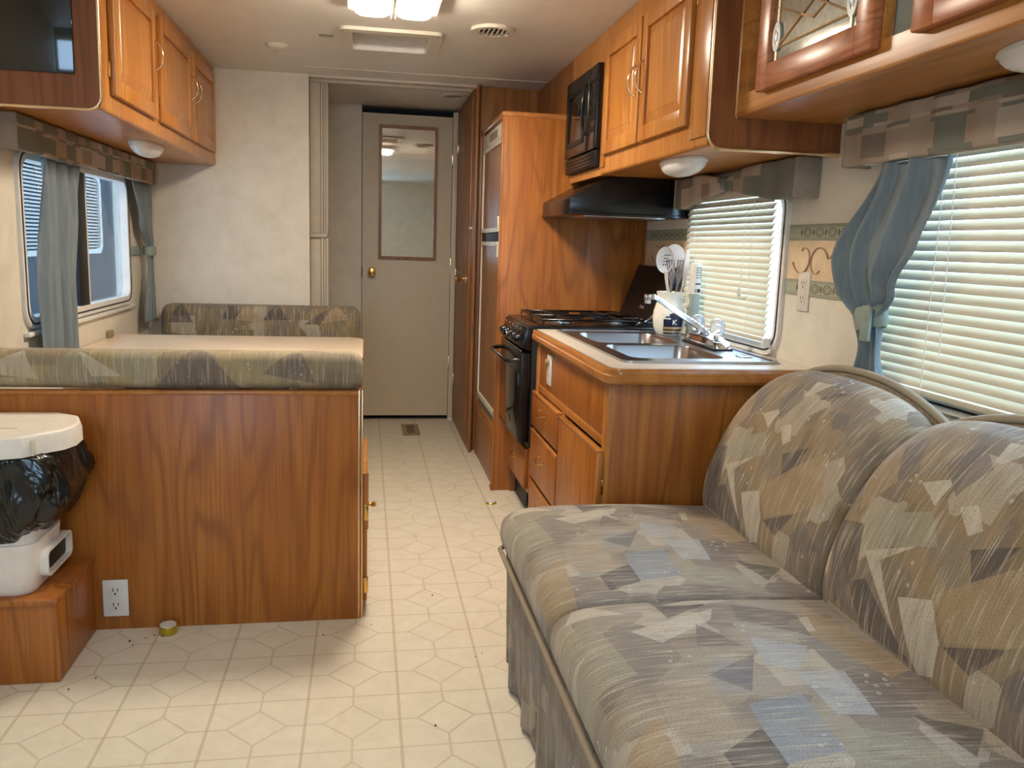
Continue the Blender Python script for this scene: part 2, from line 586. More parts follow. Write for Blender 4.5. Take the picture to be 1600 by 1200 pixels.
def prism(bm, pts, axis, d0, d1):
    """polygon (a,b) extruded along axis; (a,b)=(y,z),(x,z),(x,y) for x,y,z"""
    n = len(pts)
    A = [bm.verts.new(ax3(axis, p[0], p[1], d0)) for p in pts]
    Bv = [bm.verts.new(ax3(axis, p[0], p[1], d1)) for p in pts]
    bm.faces.new(A)
    bm.faces.new(Bv[::-1])
    for i in range(n):
        bm.faces.new((A[i], A[(i + 1) % n], Bv[(i + 1) % n], Bv[i]))


def ring(bm, outer, inner, axis, d0, d1):
    n = len(outer)
    V = [[bm.verts.new(ax3(axis, p[0], p[1], d)) for p in L] for L in (outer, inner) for d in (d0, d1)]
    o0, o1, i0, i1 = V
    for i in range(n):
        j = (i + 1) % n
        bm.faces.new((o0[i], o0[j], o1[j], o1[i]))
        bm.faces.new((i0[i], i1[i], i1[j], i0[j]))
        bm.faces.new((o0[i], i0[i], i0[j], o0[j]))
        bm.faces.new((o1[i], o1[j], i1[j], i1[i]))


def rrect(a0, a1, b0, b1, r, seg=6):
    if not isinstance(r, (tuple, list)):
        r = (r, r, r, r)
    pts = []
    for (ca, cb, s, rr) in ((a1, b0, -PI / 2, r[0]), (a1, b1, 0, r[1]), (a0, b1, PI / 2, r[2]), (a0, b0, PI, r[3])):
        sa = -1 if ca == a1 else 1
        sb = -1 if cb == b1 else 1
        for k in range(seg + 1):
            t = s + PI / 2 * k / seg
            pts.append((ca + sa * rr + math.cos(t) * rr, cb + sb * rr + math.sin(t) * rr))
    return pts


def lathe(bm, prof, c, seg=24, axis='z', cap=True):
    """prof: (r, h) pairs along the axis from point c"""
    rings = []
    for r, h in prof:
        L = []
        for k in range(seg):
            t = 2 * PI * k / seg
            p = ax3(axis, math.cos(t) * r, math.sin(t) * r, h)
            L.append(bm.verts.new((c[0] + p[0], c[1] + p[1], c[2] + p[2])))
        rings.append(L)
    for A, Bv in zip(rings, rings[1:]):
        for k in range(seg):
            bm.faces.new((A[k], A[(k + 1) % seg], Bv[(k + 1) % seg], Bv[k]))
    if cap:
        bm.faces.new(rings[0])
        bm.faces.new(rings[-1])


def loft(bm, rings, cap=True, closed=True):
    R = [[bm.verts.new(p) for p in L] for L in rings]
    n = len(R[0])
    fs = []
    for A, Bv in zip(R, R[1:]):
        for k in range(n if closed else n - 1):
            fs.append(bm.faces.new((A[k], A[(k + 1) % n], Bv[(k + 1) % n], Bv[k])))
    if cap and closed:
        bm.faces.new(R[0])
        bm.faces.new(R[-1])
    return R


def tube(bm, pts, r, seg=8, cap=True, flat=1.0):
    pts = [Vector(p) for p in pts]
    rr = r if isinstance(r, (list, tuple)) else [r] * len(pts)
    up = Vector((0, 0, 1))
    rings = []
    prev = None
    for i, p in enumerate(pts):
        d = (pts[min(i + 1, len(pts) - 1)] - pts[max(i - 1, 0)]).normalized()
        if prev is None:
            a = up if abs(d.z) < .9 else Vector((1, 0, 0))
            nrm = d.cross(a).normalized()
        else:
            nrm = (prev - d * prev.dot(d)).normalized()
        prev = nrm
        b = d.cross(nrm)
        rings.append([p + nrm * math.cos(2 * PI * k / seg) * rr[i] + b * math.sin(2 * PI * k / seg) * rr[i] * flat for k in range(seg)])
    loft(bm, rings, cap)


def mtube(name, pts, r, mat, parent=None, seg=8, org=None, flat=1.0):
    bm = bmesh.new()
    tube(bm, pts, r, seg, True, flat)
    return link(name, bm, mat, parent, org, True, 50)


def mlathe(name, prof, c, mat, parent=None, seg=24, axis='z', org=None):
    bm = bmesh.new()
    lathe(bm, prof, c, seg, axis)
    return link(name, bm, mat, parent, org, True, 40)


def mprism(name, pts, axis, d0, d1, mat, parent=None, bev=0, org=None, smooth=True):
    bm = bmesh.new()
    prism(bm, pts, axis, d0, d1)
    if bev:
        bmesh.ops.bevel(bm, geom=list(bm.edges), offset=bev, segments=2, profile=.5, affect='EDGES')
    return link(name, bm, mat, parent, org, smooth, 35)


def mring(name, outer, inner, axis, d0, d1, mat, parent=None, org=None):
    bm = bmesh.new()
    ring(bm, outer, inner, axis, d0, d1)
    return link(name, bm, mat, parent, org, True, 35)


def uvsurf(name, fn, nu, nv, mat, parent=None, org=None, thick=0, uvfn=None, closed_v=False, caps=False):
    """surface fn(s,t)->(x,y,z), s,t in 0..1, with a uv map (metres from uvfn)"""
    bm = bmesh.new()
    uvl = bm.loops.layers.uv.new('UVMap')
    V = [[bm.verts.new(fn(i / nu, j / nv)) for j in range(nv + (0 if closed_v else 1))] for i in range(nu + 1)]
    U = lambda i, j: uvfn(i / nu, j / nv) if uvfn else (i / nu, j / nv)
    for i in range(nu):
        for j in range(nv):
            j2 = (j + 1) % nv if closed_v else j + 1
            f = bm.faces.new((V[i][j], V[i + 1][j], V[i + 1][j2], V[i][j2]))
            for lp, (a, b) in zip(f.loops, ((i, j), (i + 1, j), (i + 1, j + 1), (i, j + 1))):
                lp[uvl].uv = U(a, b)
    if caps:
        for L, s in ((V[0], 0), (V[-1], 1)):
            f = bm.faces.new(L)
            for k, lp in enumerate(f.loops):
                lp[uvl].uv = U(s * nu, k)
    o = link(name, bm, mat, parent, org, True, 60)
    if thick:
        md = o.modifiers.new('thickness', 'SOLIDIFY')
        md.thickness = thick
        md.offset = 0
    return o


def arc(c, r, a0, a1, n=8):
    return [(c[0] + math.cos(a0 + (a1 - a0) * k / n) * r, c[1] + math.sin(a0 + (a1 - a0) * k / n) * r) for k in range(n + 1)]


# ------------------------------------------------------------------ the room
XR, XL, ZC = 1.285, -1.10, 1.972
YF, YB = -1.30, 5.44
fl = struct(box('floor', (XL - .05, XR + .05, YF - .05, YB + 1.4, -.04, 0), 'floor', bev=0), 'cream sheet vinyl floor printed with grid lines and diamonds')
HV = (-.065, .253, 3.55, 3.85)
ce = struct(box('ceiling', [(XL - .05, HV[0], YF - .05, YB + 1.4, ZC, ZC + .03), (HV[1], XR + .05, YF - .05, YB + 1.4, ZC, ZC + .03), (HV[0], HV[1], YF - .05, HV[2], ZC, ZC + .03), (HV[0], HV[1], HV[3], YB + 1.4, ZC, ZC + .03)], 'ceil', bev=0), 'pale low ceiling panel')


def wall_x(name, x0, x1, holes, y0, y1, label):
    """a wall of constant x with rectangular openings (ya,yb,za,zb), sorted by y"""
    bm = bmesh.new()
    y = y0
    for (ya, yb, za, zb) in holes:
        addbox(bm, x0, x1, y, ya, 0, ZC)
        addbox(bm, x0, x1, ya, yb, 0, za)
        addbox(bm, x0, x1, ya, yb, zb, ZC)
        y = yb
    addbox(bm, x0, x1, y, y1, 0, ZC)
    return struct(link(name, bm, 'wall'), label)


W2 = (2.47, 3.23, .855, 1.345)     # sink window
W3 = (.52, 1.93, .84, 1.47)        # window over the sofa
wall_x('wall_right', XR, XR + .05, [W3, W2], YF, YB, 'right wall in pale mottled wallpaper')
W1 = (2.98, 4.20, .85, 1.385)
wall_x('wall_left', XL - .05, XL, [W1], YF, 4.6, 'left wall in pale mottled wallpaper')
bm = bmesh.new()
addbox(bm, XL - .05, -1.02, YF - .05, YF, 0, ZC)
addbox(bm, -.02, XR + .05, YF - .05, YF, 0, ZC)
addbox(bm, -1.02, -.02, YF - .05, YF, 0, .85)
addbox(bm, -1.02, -.02, YF - .05, YF, 1.65, ZC)
struct(link('wall_front', bm, 'wall'), 'wall behind the camera with an added wide window')
struct(box('wall_partition', (XL - .05, -.292, 4.555, 4.60, 0, ZC), 'wall', bev=.002), 'wallpapered partition behind the dinette')
bm = bmesh.new()
addbox(bm, XL - .05, -.03, YB, YB + .05, 0, ZC)
addbox(bm, .565, XR + .05, YB, YB + .05, 0, ZC)
struct(link('wall_back', bm, 'wall'), 'wallpapered rear wall beside the white door')
struct(box('wall_hall', (XL - .05, XL, 4.6, YB, 0, ZC), 'wall', bev=0), 'side wall of the hallway behind the partition')
bm = bmesh.new()
addbox(bm, -.08, .60, YB + 1.2, YB + 1.25, 0, ZC)
addbox(bm, -.08, -.04, YB + .05, YB + 1.2, 0, ZC)
addbox(bm, .60, .64, YB + .05, YB + 1.2, 0, ZC)
struct(link('wall_beyond', bm, 'dark'), 'dark unlit room behind the white door')

struct(box('trim_1', (-.295, .9, 4.355, 4.375, ZC - .004, ZC + .001), 'seam', bev=.001), 'narrow seam strip across the ceiling')
struct(box('trim_2', (-.295, .57, 4.555, 4.60, ZC - .012, ZC), 'seam', bev=.002), 'ceiling strip over the hallway opening')
struct(box('trim_3', (.532, .563, YB - .035, YB + .02, 0, 1.955), 'door', bev=.003), 'painted door jamb right of the white door')
struct(mlathe('trim_4', [(.014, 0), (.02, .004), (.02, .012), (.012, .02)], (.548, YB - .05, 0), 'white', axis='z'), 'small white floor bumper at the door jamb')

# white door with the framed mirror
d1 = struct(box('door_1', (-.027, .53, YB - .022, YB + .012, .03, 1.925), 'door', bev=.003), 'plain off-white door with framed mirror and brass knob')
mo = rrect(.073, .437, 1.038, 1.858, .003, 2)
mi = rrect(.093, .417, 1.058, 1.838, .002, 2)
mf = mring('mirror_frame', mo, mi, 'y', YB - .036, YB - .022, 'walnut', d1)
box('mirror', (.092, .418, YB - .028, YB - .0225, 1.057, 1.839), 'mirror', d1, 0)
for zz in (1.045, 1.848):
    mlathe('screw', [(.004, 0), (.003, -.003)], (.255, YB - .036, zz), 'blackmat', mf, 8, 'y')
kn = mlathe('door_knob', [(.026, 0), (.027, -.006), (.012, -.014), (.011, -.032), (.022, -.042), (.026, -.052), (.022, -.062), (.008, -.066)], (.035, YB - .022, .958), 'brass', d1, 20, 'y')
box('latch_plate', (-.03, -.024, YB - .024, YB + .004, .925, .99), 'blackmat', d1, .001)
for zz in (1.64, .98, .35):
    box('hinge', (.528, .536, YB - .03, YB - .02, zz, zz + .075), 'pbrass', d1, .001)

# folding door stacked against the partition
fd = thing('folding_door', 'beige pleated folding door stacked against the partition edge', 'door', (-.24, 4.60, 0))
for k, (xa, xb, dy) in enumerate(((-.292, -.236, .012), (-.237, -.223, .0), (-.224, -.21, .01), (-.211, -.196, .003))):
    for (za, zb) in ((.02, 1.158), (1.178, 1.945)):
        box('pleat', (xa, xb - .001, 4.605 + dy, 4.64 + dy, za, zb), 'fold', fd, .004)
box('rail', (-.292, -.205, 4.597, 4.65, 1.158, 1.178), 'fold', fd, .003)
box('track', (-.292, .55, 4.61, 4.64, 1.945, ZC), 'fold', fd, .003)

# tall wooden closet beside the refrigerator
tc = thing('tall_closet', 'tall brown wooden closet with a door beside the refrigerator', 'closet', (.9, 4.95, 0))
box('body', [(.578, XR - .002, 4.585, YB - .002, 0, ZC - .001)], 'walnut', tc, .002)
box('face_frame', [(.566, .58, 4.53, 4.66, 0, ZC), (.566, .58, 5.34, 5.43, 0, ZC), (.566, .58, 4.66, 5.34, 1.93, ZC), (.566, .58, 4.66, 5.34, 0, .03)], 'walnut', tc, .002)
cd = box('closet_door', (.558, .572, 4.67, 5.335, .035, 1.925), 'walnut', tc, .002)
mlathe('knob', [(.024, 0), (.022, -.006), (.010, -.010), (.009, -.03), (.018, -.042), (.022, -.055), (.017, -.066), (.004, -.07)], (.558, 4.76, .955), 'pbrass', cd, 16, 'x')
for zz in (1.70, .92, .25):
    box('hinge', (.553, .559, 5.325, 5.34, zz, zz + .07), 'pbrass', cd, .001)
mlathe('coat_peg', [(.007, 0), (.006, -.012), (.008, -.016), (.002, -.02)], (.566, 4.60, 1.235), 'white', tc, 10, 'x')

# wood lining above the refrigerator
struct(box('wall_soffit', (.905, XR, 3.80, 4.583, 1.738, ZC), 'walnut', bev=.002), 'brown wood lining above the refrigerator')


# ------------------------------------------------------------------ cabinet pieces
def pull(parent, x, s, y, z0, z1, out=.026, r=.0028, mat='pbrass', name='handle'):
    """a bowed wire pull on a face of constant x; s = direction it stands out"""
    pts = []
    for k in range(13):
        t = k / 12
        z = z0 + (z1 - z0) * t
        b = math.sin(PI * t) ** .6 * out
        pts.append((x + s * (b + .001), y + math.sin(2 * PI * t) * .004, z))
    rr = [r * (1.5 if k in (0, 12) else 1 + .5 * math.sin(PI * k / 12)) for k in range(13)]
    return mtube(name, pts, rr, mat, parent, 8)


def pull_y(parent, x, s, y0, y1, z, out=.022, r=.0026, mat='pbrass', name='handle'):
    pts = []
    for k in range(13):
        t = k / 12
        b = math.sin(PI * t) ** .5 * out
        pts.append((x + s * (b + .001), y0 + (y1 - y0) * t, z - math.sin(PI * t) * .012))
    return mtube(name, pts, [r * (1.7 if k in (0, 12) else 1) for k in range(13)], mat, parent, 8)


def cab_door(parent, x, s, y0, y1, z0, z1, th=.018, st=.05, mat='oak', pmat='oak', name='door'):
    """raised panel door on a face of constant x, front at x+s*th"""
    bm = bmesh.new()
    xa, xb = sorted((x, x + s * th))
    for d in ((y0, y0 + st, z0, z1), (y1 - st, y1, z0, z1), (y0 + st, y1 - st, z0, z0 + st), (y0 + st, y1 - st, z1 - st, z1)):
        addbox(bm, xa, xb, *d, bev=.003)
    d = link(name, bm, mat, parent, None, True, 40)
    # raised field: sloped border rising to a flat centre
    a0, a1, b0, b1 = y0 + st - .002, y1 - st + .002, z0 + st - .002, z1 - st + .002
    w = .034
    xo, xc = x + s * (th - .011), x + s * (th - .002)
    rings_ = [[(q, a0, b0), (q, a1, b0), (q, a1, b1), (q, a0, b1)] for q in (x + s * .002, xo)]
    rings_ += [[(q, a0 + i, b0 + i), (q, a1 - i, b0 + i), (q, a1 - i, b1 - i), (q, a0 + i, b1 - i)] for q, i in ((xo + s * .001, .006), (xc - s * .002, w - .004), (xc, w))]
    bm = bmesh.new()
    loft(bm, rings_)
    link('raised_panel', bm, pmat, d, None, False)
    return d


def hinge(parent, x, s, y, z):
    xa, xb = sorted((x, x + s * .006))
    return box('hinge', [(xa, xb, y - .006, y + .006, z, z + .045)], 'brass', parent, .0012)


# left overhead cabinet --------------------------------------------------------
lc = thing('overhead_cabinet', 'oak overhead cabinet with three raised panel doors above the dinette window', 'cabinet', (-.92, 3.6, 1.5))
prof = [(XL, 1.497), (-.764, 1.497)] + arc((-.764, 1.509), .012, -PI / 2, 0, 6)[1:] + [(-.752, ZC - .001), (XL, ZC - .001)]
mprism('body', prof, 'y', 2.668, 4.553, 'oak', lc)
prof2 = [(XL, 1.493), (-.785, 1.493)] + arc((-.785, 1.530), .037, -PI / 2, 0, 6)[1:] + [(-.748, ZC - .001), (XL, ZC - .001)]
mprism('end_panel', prof2, 'y', 2.655, 2.668, 'dkwood', lc)
mtube('edge_trim', [(p[0], 2.658, p[1]) for p in prof2[:-1]], .005, 'pbrass', lc, 8)
box('dark_panel', (XL + .002, -.813, 2.648, 2.655, 1.586, ZC - .01), 'blackglass', lc, .002)
for i, (ya, yb, hy, hg) in enumerate(((2.765, 3.292, 3.262, 2.757), (3.362, 3.916, 3.886, 3.354), (3.946, 4.47, 3.976, 4.478))):
    d = cab_door(lc, -.752, 1, ya, yb, 1.552, 1.925)
    pull(d, -.734, 1, hy, 1.715, 1.815)
    for zz in (1.60, 1.82):
        hinge(d, -.752, 1, hg, zz)

# kitchen overhead cabinet -----------------------------------------------------
kc = thing('overhead_cabinet', 'oak overhead cabinet holding the microwave above the kitchen counter', 'cabinet', (1.1, 3.05, 1.43))
prof = [(XR - .001, 1.432), (.914, 1.432)] + arc((.914, 1.444), .012, -PI / 2, -PI, 6)[1:] + [(.902, ZC - .001), (XR - .001, ZC - .001)]
bm = bmesh.new()
prism(bm, prof, 'y', 2.214, 3.262)
prism(bm, prof, 'y', 3.782, 3.796)
addbox(bm, .902, XR - .001, 3.262, 3.782, 1.432, 1.466)
addbox(bm, .902, XR - .001, 3.262, 3.782, 1.862, ZC - .001)
addbox(bm, 1.22, XR - .001, 3.262, 3.782, 1.466, 1.862)
link('body', bm, 'oak', kc, None, True, 35)
prof2 = [(XR - .001, 1.426), (.938, 1.426)] + arc((.938, 1.465), .039, -PI / 2, -PI, 8)[1:] + [(.899, ZC - .001), (XR - .001, ZC - .001)]
mprism('end_panel', prof2, 'y', 2.2, 2.214, 'dkwood', kc)
mtube('edge_trim', [(p[0], 2.202, p[1]) for p in prof2[:-1]], .006, 'pbrass', kc, 8)
box('face_stile', [(.896, .903, 2.22, 2.335, 1.46, ZC - .002), (.896, .903, 3.215, 3.268, 1.46, ZC - .002), (.896, .903, 2.335, 3.215, 1.90, ZC - .002)], 'oak', kc, .0015)
for ya, yb, hy, hg in ((2.345, 2.772, 2.742, 2.337), (2.788, 3.212, 2.818, 3.22)):
    d = cab_door(kc, .902, -1, ya, yb, 1.502, 1.905)
    pull(d, .884, -1, hy, 1.655, 1.755)
    for zz in (1.535, 1.82):
        hinge(d, .902, -1, hg, zz)

mw = thing('microwave_oven', 'black built-in microwave with dark window under the ceiling', 'microwave', (1.0, 3.53, 1.467))
box('casing', (.9, 1.218, 3.27, 3.778, 1.468, 1.86), 'blackmat', mw, .003)
dd = box('microwave_door', (.872, .9, 3.40, 3.778, 1.535, 1.855), 'black', mw, .006, 3)
mring('window_frame', rrect(3.45, 3.735, 1.575, 1.80, .015), rrect(3.47, 3.715, 1.595, 1.78, .01), 'x', .868, .8735, 'blackmat', dd)
box('window', (.8695, .8725, 3.465, 3.72, 1.59, 1.785), 'blackglass', dd, .0005)
cp = box('control_panel', (.874, .9, 3.27, 3.397, 1.535, 1.855), 'black', mw, .004)
box('display', (.8725, .8745, 3.285, 3.385, 1.79, 1.83), 'blackglass', cp, .0005)
for k in range(3):
    for j in range(4):
        box('button', (.8725, .8745, 3.29 + k * .033, 3.315 + k * .033, 1.60 + j * .042, 1.625 + j * .042), 'blackmat', cp, .001)
vg = box('vent_grille', (.878, .9, 3.27, 3.778, 1.468, 1.53), 'blackmat', mw, .003)
for k in range(4):
    box('louvre', (.875, .879, 3.29, 3.76, 1.476 + k * .013, 1.482 + k * .013), 'black', vg, .001)
pull(dd, .872, -1, 3.42, 1.60, 1.80, .018, .004, 'black')

# range hood
hd = thing('range_hood', 'black slanted range hood under the microwave cabinet', 'range hood', (1.05, 3.52, 1.285))
hp = [(.785, 1.285), (XR - .002, 1.285), (XR - .002, 1.430), (.945, 1.430), (.79, 1.347), (.785, 1.343)]
mprism('shell', hp, 'y', 3.272, 3.79, 'black', hd, .003)
box('lip', (.782, XR - .002, 3.268, 3.794, 1.279, 1.290), 'black', hd, .002)
box('filter', (.86, 1.2, 3.33, 3.69, 1.275, 1.281), 'steel', hd, .001)

# sofa-side overhead cabinet
sc_ = thing('overhead_cabinet', 'oak overhead cabinet with leaded glass door above the sofa window', 'cabinet', (1.12, 1.3, 1.5))
YE = .1
bm = bmesh.new()
prof = [(XR - .001, 1.507), (.977, 1.507)] + arc((.977, 1.512), .005, -PI / 2, -PI, 6)[1:] + [(.972, 1.562), (XR - .001, 1.562)]
prism(bm, prof, 'y', YE, 2.199)
addbox(bm, .972, XR - .001, YE, 2.199, 1.935, ZC - .001)
for ya, yb in ((2.135, 2.199), (1.548, 1.602), (.94, 1.0), (YE, .40)):
    addbox(bm, .972, .992, ya, yb, 1.562, 1.935)
addbox(bm, .992, XR - .001, YE, YE + .02, 1.562, 1.935)
link('body', bm, 'oak_y', sc_, None, True, 35)
mtube('edge_trim', [(p[0], 2.196, p[1]) for p in prof[1:-1]] + [(.972, 2.196, ZC - .002)], .004, 'trimwood', sc_, 6)
box('back_lining', (.995, 1.005, YE + .02, 2.195, 1.562, 1.935), 'greyglass', sc_, 0)


def glass_door(y0, y1, z0, z1, glass):
    x, th, st = .972, .024, .058
    bm = bmesh.new()
    for d in ((y0, y0 + st, z0, z1), (y1 - st, y1, z0, z1), (y0 + st, y1 - st, z0, z0 + st), (y0 + st, y1 - st, z1 - st, z1)):
        addbox(bm, x - th, x, *d, bev=.004)
    dr = link('door', bm, 'rose', sc_, None, True, 40)
    if not glass:
        bm = bmesh.new()
        addbox(bm, x - th + .009, x - .002, y0 + st - .002, y1 - st + .002, z0 + st - .002, z1 - st + .002)
        link('flat_panel', bm, 'oak', dr)
        return dr
    a0, a1, b0, b1 = y0 + st, y1 - st, z0 + st, z1 - st
    box('glass_pane', (x - .014, x - .008, a0 - .004, a1 + .004, b0 - .004, b1 + .004), 'leaded', dr, 0)
    g = x - .0155
    ya, yb, zm, ym = a0 + .028, a1 - .028, (b0 + b1) / 2, (a0 + a1) / 2
    lines = [[(g, ya, b0), (g, ya, b1)], [(g, yb, b0), (g, yb, b1)], [(g, a0, b0 + .03), (g, a1, b0 + .03)],
             [(g, ya, b0 + .03), (g, ym, b0 + .10), (g, yb, b0 + .03)], [(g, ya, b0 + .12), (g, ym, b0 + .06), (g, yb, b0 + .12)], [(g, ym, b0 + .10), (g, ym, b1)], [(g, ya, b1 - .04), (g, ym, b1 - .1), (g, yb, b1 - .04)]]
    for L in lines:
        mtube('came', L, .0024, 'pbrass', dr, 6)
    for yy in (ya, yb):
        mring('oval_bevel', [(yy + math.cos(k * PI / 12) * .019, b0 + .055 + math.sin(k * PI / 12) * .034) for k in range(24)], [(yy + math.cos(k * PI / 12) * .009, b0 + .055 + math.sin(k * PI / 12) * .02) for k in range(24)], 'x', g - .003, g + .002, 'greyglass', dr)
        mprism('lozenge', [(yy + .007, b0 + .055), (yy, b0 + .068), (yy - .007, b0 + .055), (yy, b0 + .042)], 'x', g - .004, g + .001, 'lens', dr)
    return dr


gd = glass_door(1.553, 2.045, 1.545, 1.93, True)
glass_door(.95, 1.432, 1.545, 1.93, False)
glass_door(.40, .86, 1.545, 1.93, False)


# dome lights under the overhead cabinets
def dome_light(label, cx, cy, z, lx, ly):
    t = thing('cabinet_light', label, 'light', (cx, cy, z), 'dome lights under the overhead cabinets')
    mprism('base_plate', [(cx + math.cos(a * PI / 16) * lx, cy + math.sin(a * PI / 16) * ly) for a in range(32)], 'z', z - .008, z - .0005, 'white', t)
    rings_ = []
    for k in range(8):
        a = k / 7 * PI / 2 * .96
        s = math.cos(a) * .96
        rings_.append([(cx + math.cos(q * PI / 16) * lx * s, cy + math.sin(q * PI / 16) * ly * s, z - .008 - math.sin(a) * .042) for q in range(32)])
    bm = bmesh.new()
    loft(bm, rings_)
    link('lens', bm, 'lens', t, None, True, 50)


dome_light('white half-dome light under the left oak cabinet', -.86, 3.63, 1.497, .055, .165)
dome_light('white half-dome light under the microwave cabinet', .985, 2.60, 1.432, .055, .155)
dome_light('white half-dome light under the leaded glass cabinet', 1.10, 1.22, 1.507, .055, .165)

# ------------------------------------------------------------------ ceiling fittings
def ceiling_light(label, dy, dx=0, mat='lamp'):
    cl = thing('ceiling_light', label, 'light', (.088 + dx, 3.03 + dy, ZC), 'double-lens ceiling lights')
    mprism('housing', rrect(-.066 + dx, .242 + dx, 2.88 + dy, 3.175 + dy, .03), 'z', ZC - .03, ZC - .0005, 'offwhite', cl, .004)
    for xa, xb in ((-.045 + dx, .078 + dx), (.100 + dx, .222 + dx)):
        rings_ = []
        for z, i in ((ZC - .028, 0), (ZC - .042, .004), (ZC - .050, .016), (ZC - .053, .04)):
            rings_.append([(a, b, z) for a, b in rrect(xa + i, xb - i, 2.90 + dy + i, 3.158 + dy - i, .03 - i * .4)])
        bm = bmesh.new()
        loft(bm, rings_)
        link('lens', bm, mat, cl, None, True, 50)
    box('divider', (.081 + dx, .097 + dx, 2.89 + dy, 3.165 + dy, ZC - .05, ZC - .028), 'offwhite', cl, .004)


ceiling_light('lit double-lens ceiling light before the roof vent', 0)
ceiling_light('second ceiling light added out of view as fill nearer the camera', -1.95, -.1, 'lamp_fill')  # unseen lamp, added to fill the near part of the room

rv = thing('roof_vent', 'square white roof vent frame recessed into the ceiling', 'roof vent', (.094, 3.69, ZC))
mring('frame', rrect(-.11, .298, 3.50, 3.885, .03), rrect(-.065, .253, 3.55, 3.85, .015), 'z', ZC - .014, ZC - .0005, 'offwhite', rv)
mring('well', rrect(-.072, .26, 3.543, 3.857, .015), rrect(-.060, .248, 3.555, 3.845, .015), 'z', ZC - .012, ZC + .07, 'white', rv)
box('cover', (-.07, .258, 3.545, 3.855, ZC + .055, ZC + .068), 'offwhite', rv, .001)
for xx in (-.088, .276):
    for yy in (3.525, 3.862):
        mlathe('screw', [(.006, 0), (.005, -.003), (.001, -.004)], (xx, yy, ZC - .014), 'chrome', rv, 10)

av = thing('air_vent', 'round louvred air vent in the ceiling near the cabinets', 'air vent', (.478, 3.385, ZC))
mring('rim', [(.478 + math.cos(k * PI / 16) * .085, 3.385 + math.sin(k * PI / 16) * .085) for k in range(32)], [(.478 + math.cos(k * PI / 16) * .062, 3.385 + math.sin(k * PI / 16) * .062) for k in range(32)], 'z', ZC - .014, ZC - .0005, 'offwhite', av)
mlathe('duct', [(.064, 0), (.064, -.002)], (.478, 3.385, ZC - .001), 'dark', av)
for k in range(7):
    xx = .478 - .054 + k * .018
    h = math.sqrt(max(.0, .063 ** 2 - (xx - .478) ** 2))
    box('louvre', (xx - .003, xx + .003, 3.385 - h, 3.385 + h, ZC - .013, ZC - .004), 'offwhite', av, .001)
for a in (.6, 2.7, 4.7):
    mlathe('screw', [(.005, 0), (.001, -.004)], (.478 + math.cos(a) * .074, 3.385 + math.sin(a) * .074, ZC - .014), 'chrome', av, 10)

tag(mlathe('ceiling_disc', [(.048, 0), (.048, -.006), (.04, -.014), (.02, -.018), (.003, -.018)], (-.386, 3.93, ZC - .0005), 'offwhite', org=(-.386, 3.93, ZC)), 'small round white disc on the ceiling above the dinette', 'ceiling disc')
sp = thing('air_vent', 'small round vent recessed in the ceiling above the hallway', 'air vent', (.484, 4.91, ZC))
mring('rim', [(.484 + math.cos(k * PI / 12) * .075, 4.91 + math.sin(k * PI / 12) * .075) for k in range(24)], [(.484 + math.cos(k * PI / 12) * .055, 4.91 + math.sin(k * PI / 12) * .055) for k in range(24)], 'z', ZC - .010, ZC - .0005, 'offwhite', sp)
mlathe('grille', [(.056, 0), (.056, -.003)], (.484, 4.91, ZC - .001), 'register', sp)
lb = thing('notice_label', 'tiny grey notice label on the ceiling beside the roof vent', 'label', (-.165, 3.69, ZC))
box('sticker', (-.195, -.135, 3.67, 3.715, ZC - .0015, ZC - .0004), 'offwhite', lb, 0)
mring('print_border', rrect(-.193, -.137, 3.672, 3.713, .002, 1), rrect(-.190, -.140, 3.675, 3.710, .002, 1), 'z', ZC - .0022, ZC - .0014, 'printd', lb)
for k in range(2):
    box('print_line', (-.186, -.145, 3.683 + k * .012, 3.687 + k * .012, ZC - .0022, ZC - .0014), 'printd', lb, 0)

# ------------------------------------------------------------------ refrigerator and its cabinet
rc = thing('refrigerator_cabinet', 'tall oak panel cabinet built around the refrigerator', 'cabinet', (.9, 4.14, 0))
box('side_panel', (.597, XR - .002, 3.80, 3.82, 0, 1.715), 'panel', rc, .002)
box('far_panel', (.60, XR - .002, 4.495, 4.525, 0, 1.715), 'walnut', rc, .002)
bm = bmesh.new()
tp = [(.59, 3.796), (XR - .002, 3.796), (XR - .002, 4.528), (.59, 4.528)]
prism(bm, tp, 'z', 1.712, 1.735)
bmesh.ops.bevel(bm, geom=list(bm.edges), offset=.006, segments=3, profile=.5, affect='EDGES')
link('top_moulding', bm, 'trimwood', rc, None, True, 40)
box('base_panel', (.603, .62, 3.82, 4.492, .0, .30), 'panel', rc, .002)
box('base_door', (.594, .603, 3.85, 4.46, .05, .27), 'walnut', rc, .003)
box('edge_stile', (.592, .602, 3.80, 3.828, 0, 1.712), 'panel', rc, .002)
box('plinth', (.585, .60, 3.797, 3.84, .0, .02), 'panel_low', rc, .002)

